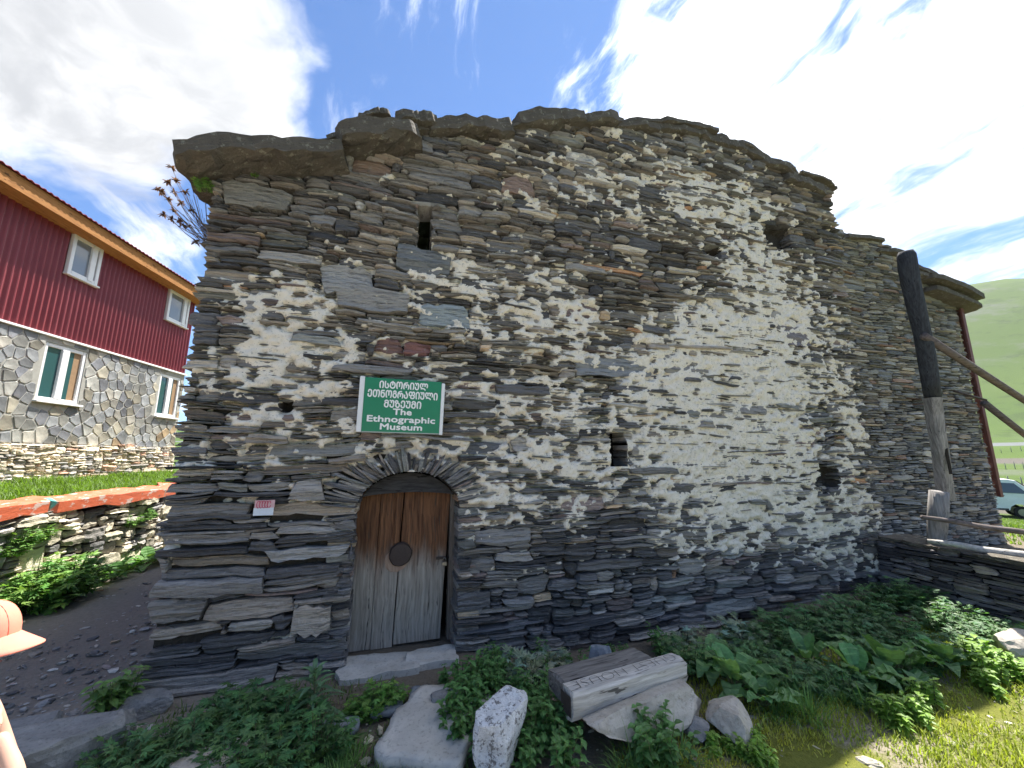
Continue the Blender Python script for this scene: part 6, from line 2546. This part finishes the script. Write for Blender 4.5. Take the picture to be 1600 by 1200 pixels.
# ------------------------------------------------------------------ van and fence in the meadow
def van():
    wheel_px = at_t(1597, 806, 20.0)
    gzv = float(ground_z(wheel_px[0], wheel_px[1]))
    # slide along the ray until the tyre stands on the ground
    r = ray(1593, 808)
    t = 20.0
    for _ in range(40):
        p = CAMP + r * t
        t += (p[2] - float(ground_z(p[0], p[1]))) / (-r[2]) * 0.5
    p = CAMP + r * t
    sc = t / 20.0
    heading = math.atan2(-0.62, 0.78)
    v = empty('white_van', (p[0], p[1], float(ground_z(p[0], p[1]))), heading)
    tag(v, 'small white van parked on the meadow beyond the grey stone house', 'van')
    M_BODY = m_paint('van_white', (0.88, 0.88, 0.87), 0.25)
    M_TYRE = m_plain('tyre', (0.02, 0.02, 0.02), 0.8, 0.2)
    M_TRIM = m_plain('van_trim', (0.04, 0.04, 0.045), 0.6, 0.3)
    M_VGL = m_glass('van_glass', (0.03, 0.04, 0.045))
    W = 1.5
    # x forward, front wheel at x=0
    prof = [(-2.35, 0.45), (-2.42, 0.62), (-2.40, 1.25), (-2.30, 1.78), (-2.15, 1.88), (-0.30, 1.90), (-0.05, 1.84), (0.55, 1.18), (0.86, 0.98), (0.92, 0.62), (0.86, 0.36), (0.42, 0.36), (0.36, 0.55), (0.2, 0.68), (-0.2, 0.68), (-0.36, 0.55), (-0.42, 0.36), (-1.38, 0.36), (-1.44, 0.55), (-1.6, 0.68), (-2.0, 0.68), (-2.16, 0.55), (-2.22, 0.42)]
    V, F = [], []
    n = len(prof)
    for (y, k) in ((-W / 2, 0.0), (-W / 2 + 0.05, 1.0), (W / 2 - 0.05, 1.0), (W / 2, 0.0)):
        for (x, z) in prof:
            tum = 0.10 * max(0, (z - 1.0) / 0.9)
            yy = y * (1 - tum)
            V.append((x * (1 if k else 0.993), yy, z if k else z - 0.02 * (z > 1.0) + 0.01 * (z < 0.5)))
    for l in range(3):
        for i in range(n):
            i2 = (i + 1) % n
            F.append((l * n + i, l * n + i2, (l + 1) * n + i2, (l + 1) * n + i))
    F += [tuple(range(n))[::-1], tuple(range(3 * n, 4 * n))]
    mesh_obj('body', V, F, M_BODY, v)
    for s in (-1, 1):
        y = lambda z: s * (W / 2 * (1 - 0.10 * max(0, (z - 1.0) / 0.9)) + 0.006)
        for nm, pts, par in (('side_window', [(-0.60, 1.22), (0.28, 1.20), (-0.10, 1.70), (-0.60, 1.72)], None),):
            VV = [(x, y(z), z) for (x, z) in pts] + [(x, y(z) - s * 0.02, z) for (x, z) in pts]
            mesh_obj(nm, VV, [(0, 1, 2, 3), (7, 6, 5, 4), (0, 4, 5, 1), (1, 5, 6, 2), (2, 6, 7, 3), (3, 7, 4, 0)], M_VGL, v)
        MB().box((-0.66, s * (W / 2 + 0.004) - 0.012, 1.08), (-0.50, s * (W / 2 + 0.004) + 0.018, 1.115), None, 0.004).build('door_handle', M_TRIM, v)
        MB().box((-1.36, s * (W / 2 - 0.02) - 0.02, 0.36), (-0.44, s * (W / 2 - 0.02) + 0.025, 0.46), None, 0.006).build('sill_trim', M_TRIM, v)
        MB().box((0.84, s * 0.5 - 0.14, 0.72), (0.915, s * 0.5 + 0.14, 0.90), None, 0.02).build('headlight', m_glass('lamp_glass', (0.5, 0.5, 0.5)), v)
        for x in (0.0, -1.8):
            w = empty('wheel', (x, s * (W / 2 - 0.11), 0.29), 0, v)
            ring = []
            MB().tube([(0, -0.085, 0), (0, -0.07, 0), (0, 0.07, 0), (0, 0.085, 0)], [0.25, 0.29, 0.29, 0.25], 24).build('tyre', M_TYRE, w, False)
            MB().tube([(0, -0.09, 0), (0, 0.09, 0)], [0.17, 0.17], 16).build('rim', M_STEEL, w)
    VV = [(0.50, -0.60, 1.235), (0.50, 0.60, 1.235), (-0.015, 0.56, 1.80), (-0.015, -0.56, 1.80)]
    VV += [(a - 0.03, b, c - 0.03) for (a, b, c) in VV]
    VV = [(a + 0.045, b, c + 0.035) for (a, b, c) in VV]
    mesh_obj('windscreen', VV, [(0, 1, 2, 3), (7, 6, 5, 4), (0, 4, 5, 1), (1, 5, 6, 2), (2, 6, 7, 3), (3, 7, 4, 0)], M_VGL, v)
    MB().box((0.80, -0.72, 0.38), (0.97, 0.72, 0.56), None, 0.03).build('front_bumper', M_TRIM, v)
    MB().box((-2.47, -0.72, 0.40), (-2.36, 0.72, 0.60), None, 0.03).build('rear_bumper', M_TRIM, v)


van()


def meadow_fence():
    rs = np.random.RandomState(15)
    first = None
    for row, (py, t) in enumerate(((742, 46.0), (718, 75.0), (706, 100.0))):
        for i in range(9):
            px = 1535 + i * (16 if row else 20) + rs.uniform(-3, 3)
            p = CAMP + ray(px, py) * t
            z = float(ground_z(p[0], p[1]))
            if first is None:
                first = MB().tube([(0, 0, -0.3), (0.01, 0.0, 0.6), (0.0, 0.02, 1.25)], [0.06, 0.055, 0.05], 7).build('fence_post', M_GREYPOST, None, True)
                o = first
            else:
                o = first.copy()
                COL.objects.link(o)
            o.location = (p[0], p[1], z)
            o.scale = (1, 1, rs.uniform(0.85, 1.15))
            tag(o, 'thin grey fence post standing in the far meadow behind the van', 'fence post', 'fence posts in the far meadow')


meadow_fence()


# ------------------------------------------------------------------ valley air
def haze():
    m = bpy.data.materials.new('haze_air')
    m.use_nodes = True
    nt = m.node_tree
    nt.nodes.clear()
    out = nt.nodes.new('ShaderNodeOutputMaterial')
    vol = nt.nodes.new('ShaderNodeVolumePrincipled')
    vol.inputs['Color'].default_value = (0.86, 0.92, 1.0, 1)
    vol.inputs['Density'].default_value = 0.00013
    vol.inputs['Anisotropy'].default_value = 0.3
    nt.links.new(vol.outputs[0], out.inputs['Volume'])
    o = MB().box((-1990, -1990, float(GZ.min()) - 1.0), (1990, 1990, float(GZ.max()) + 5.0)).build('haze', m)
    tag(o, 'thin bluish mountain air softening the far green hillside', 'haze', kind='stuff')


haze()
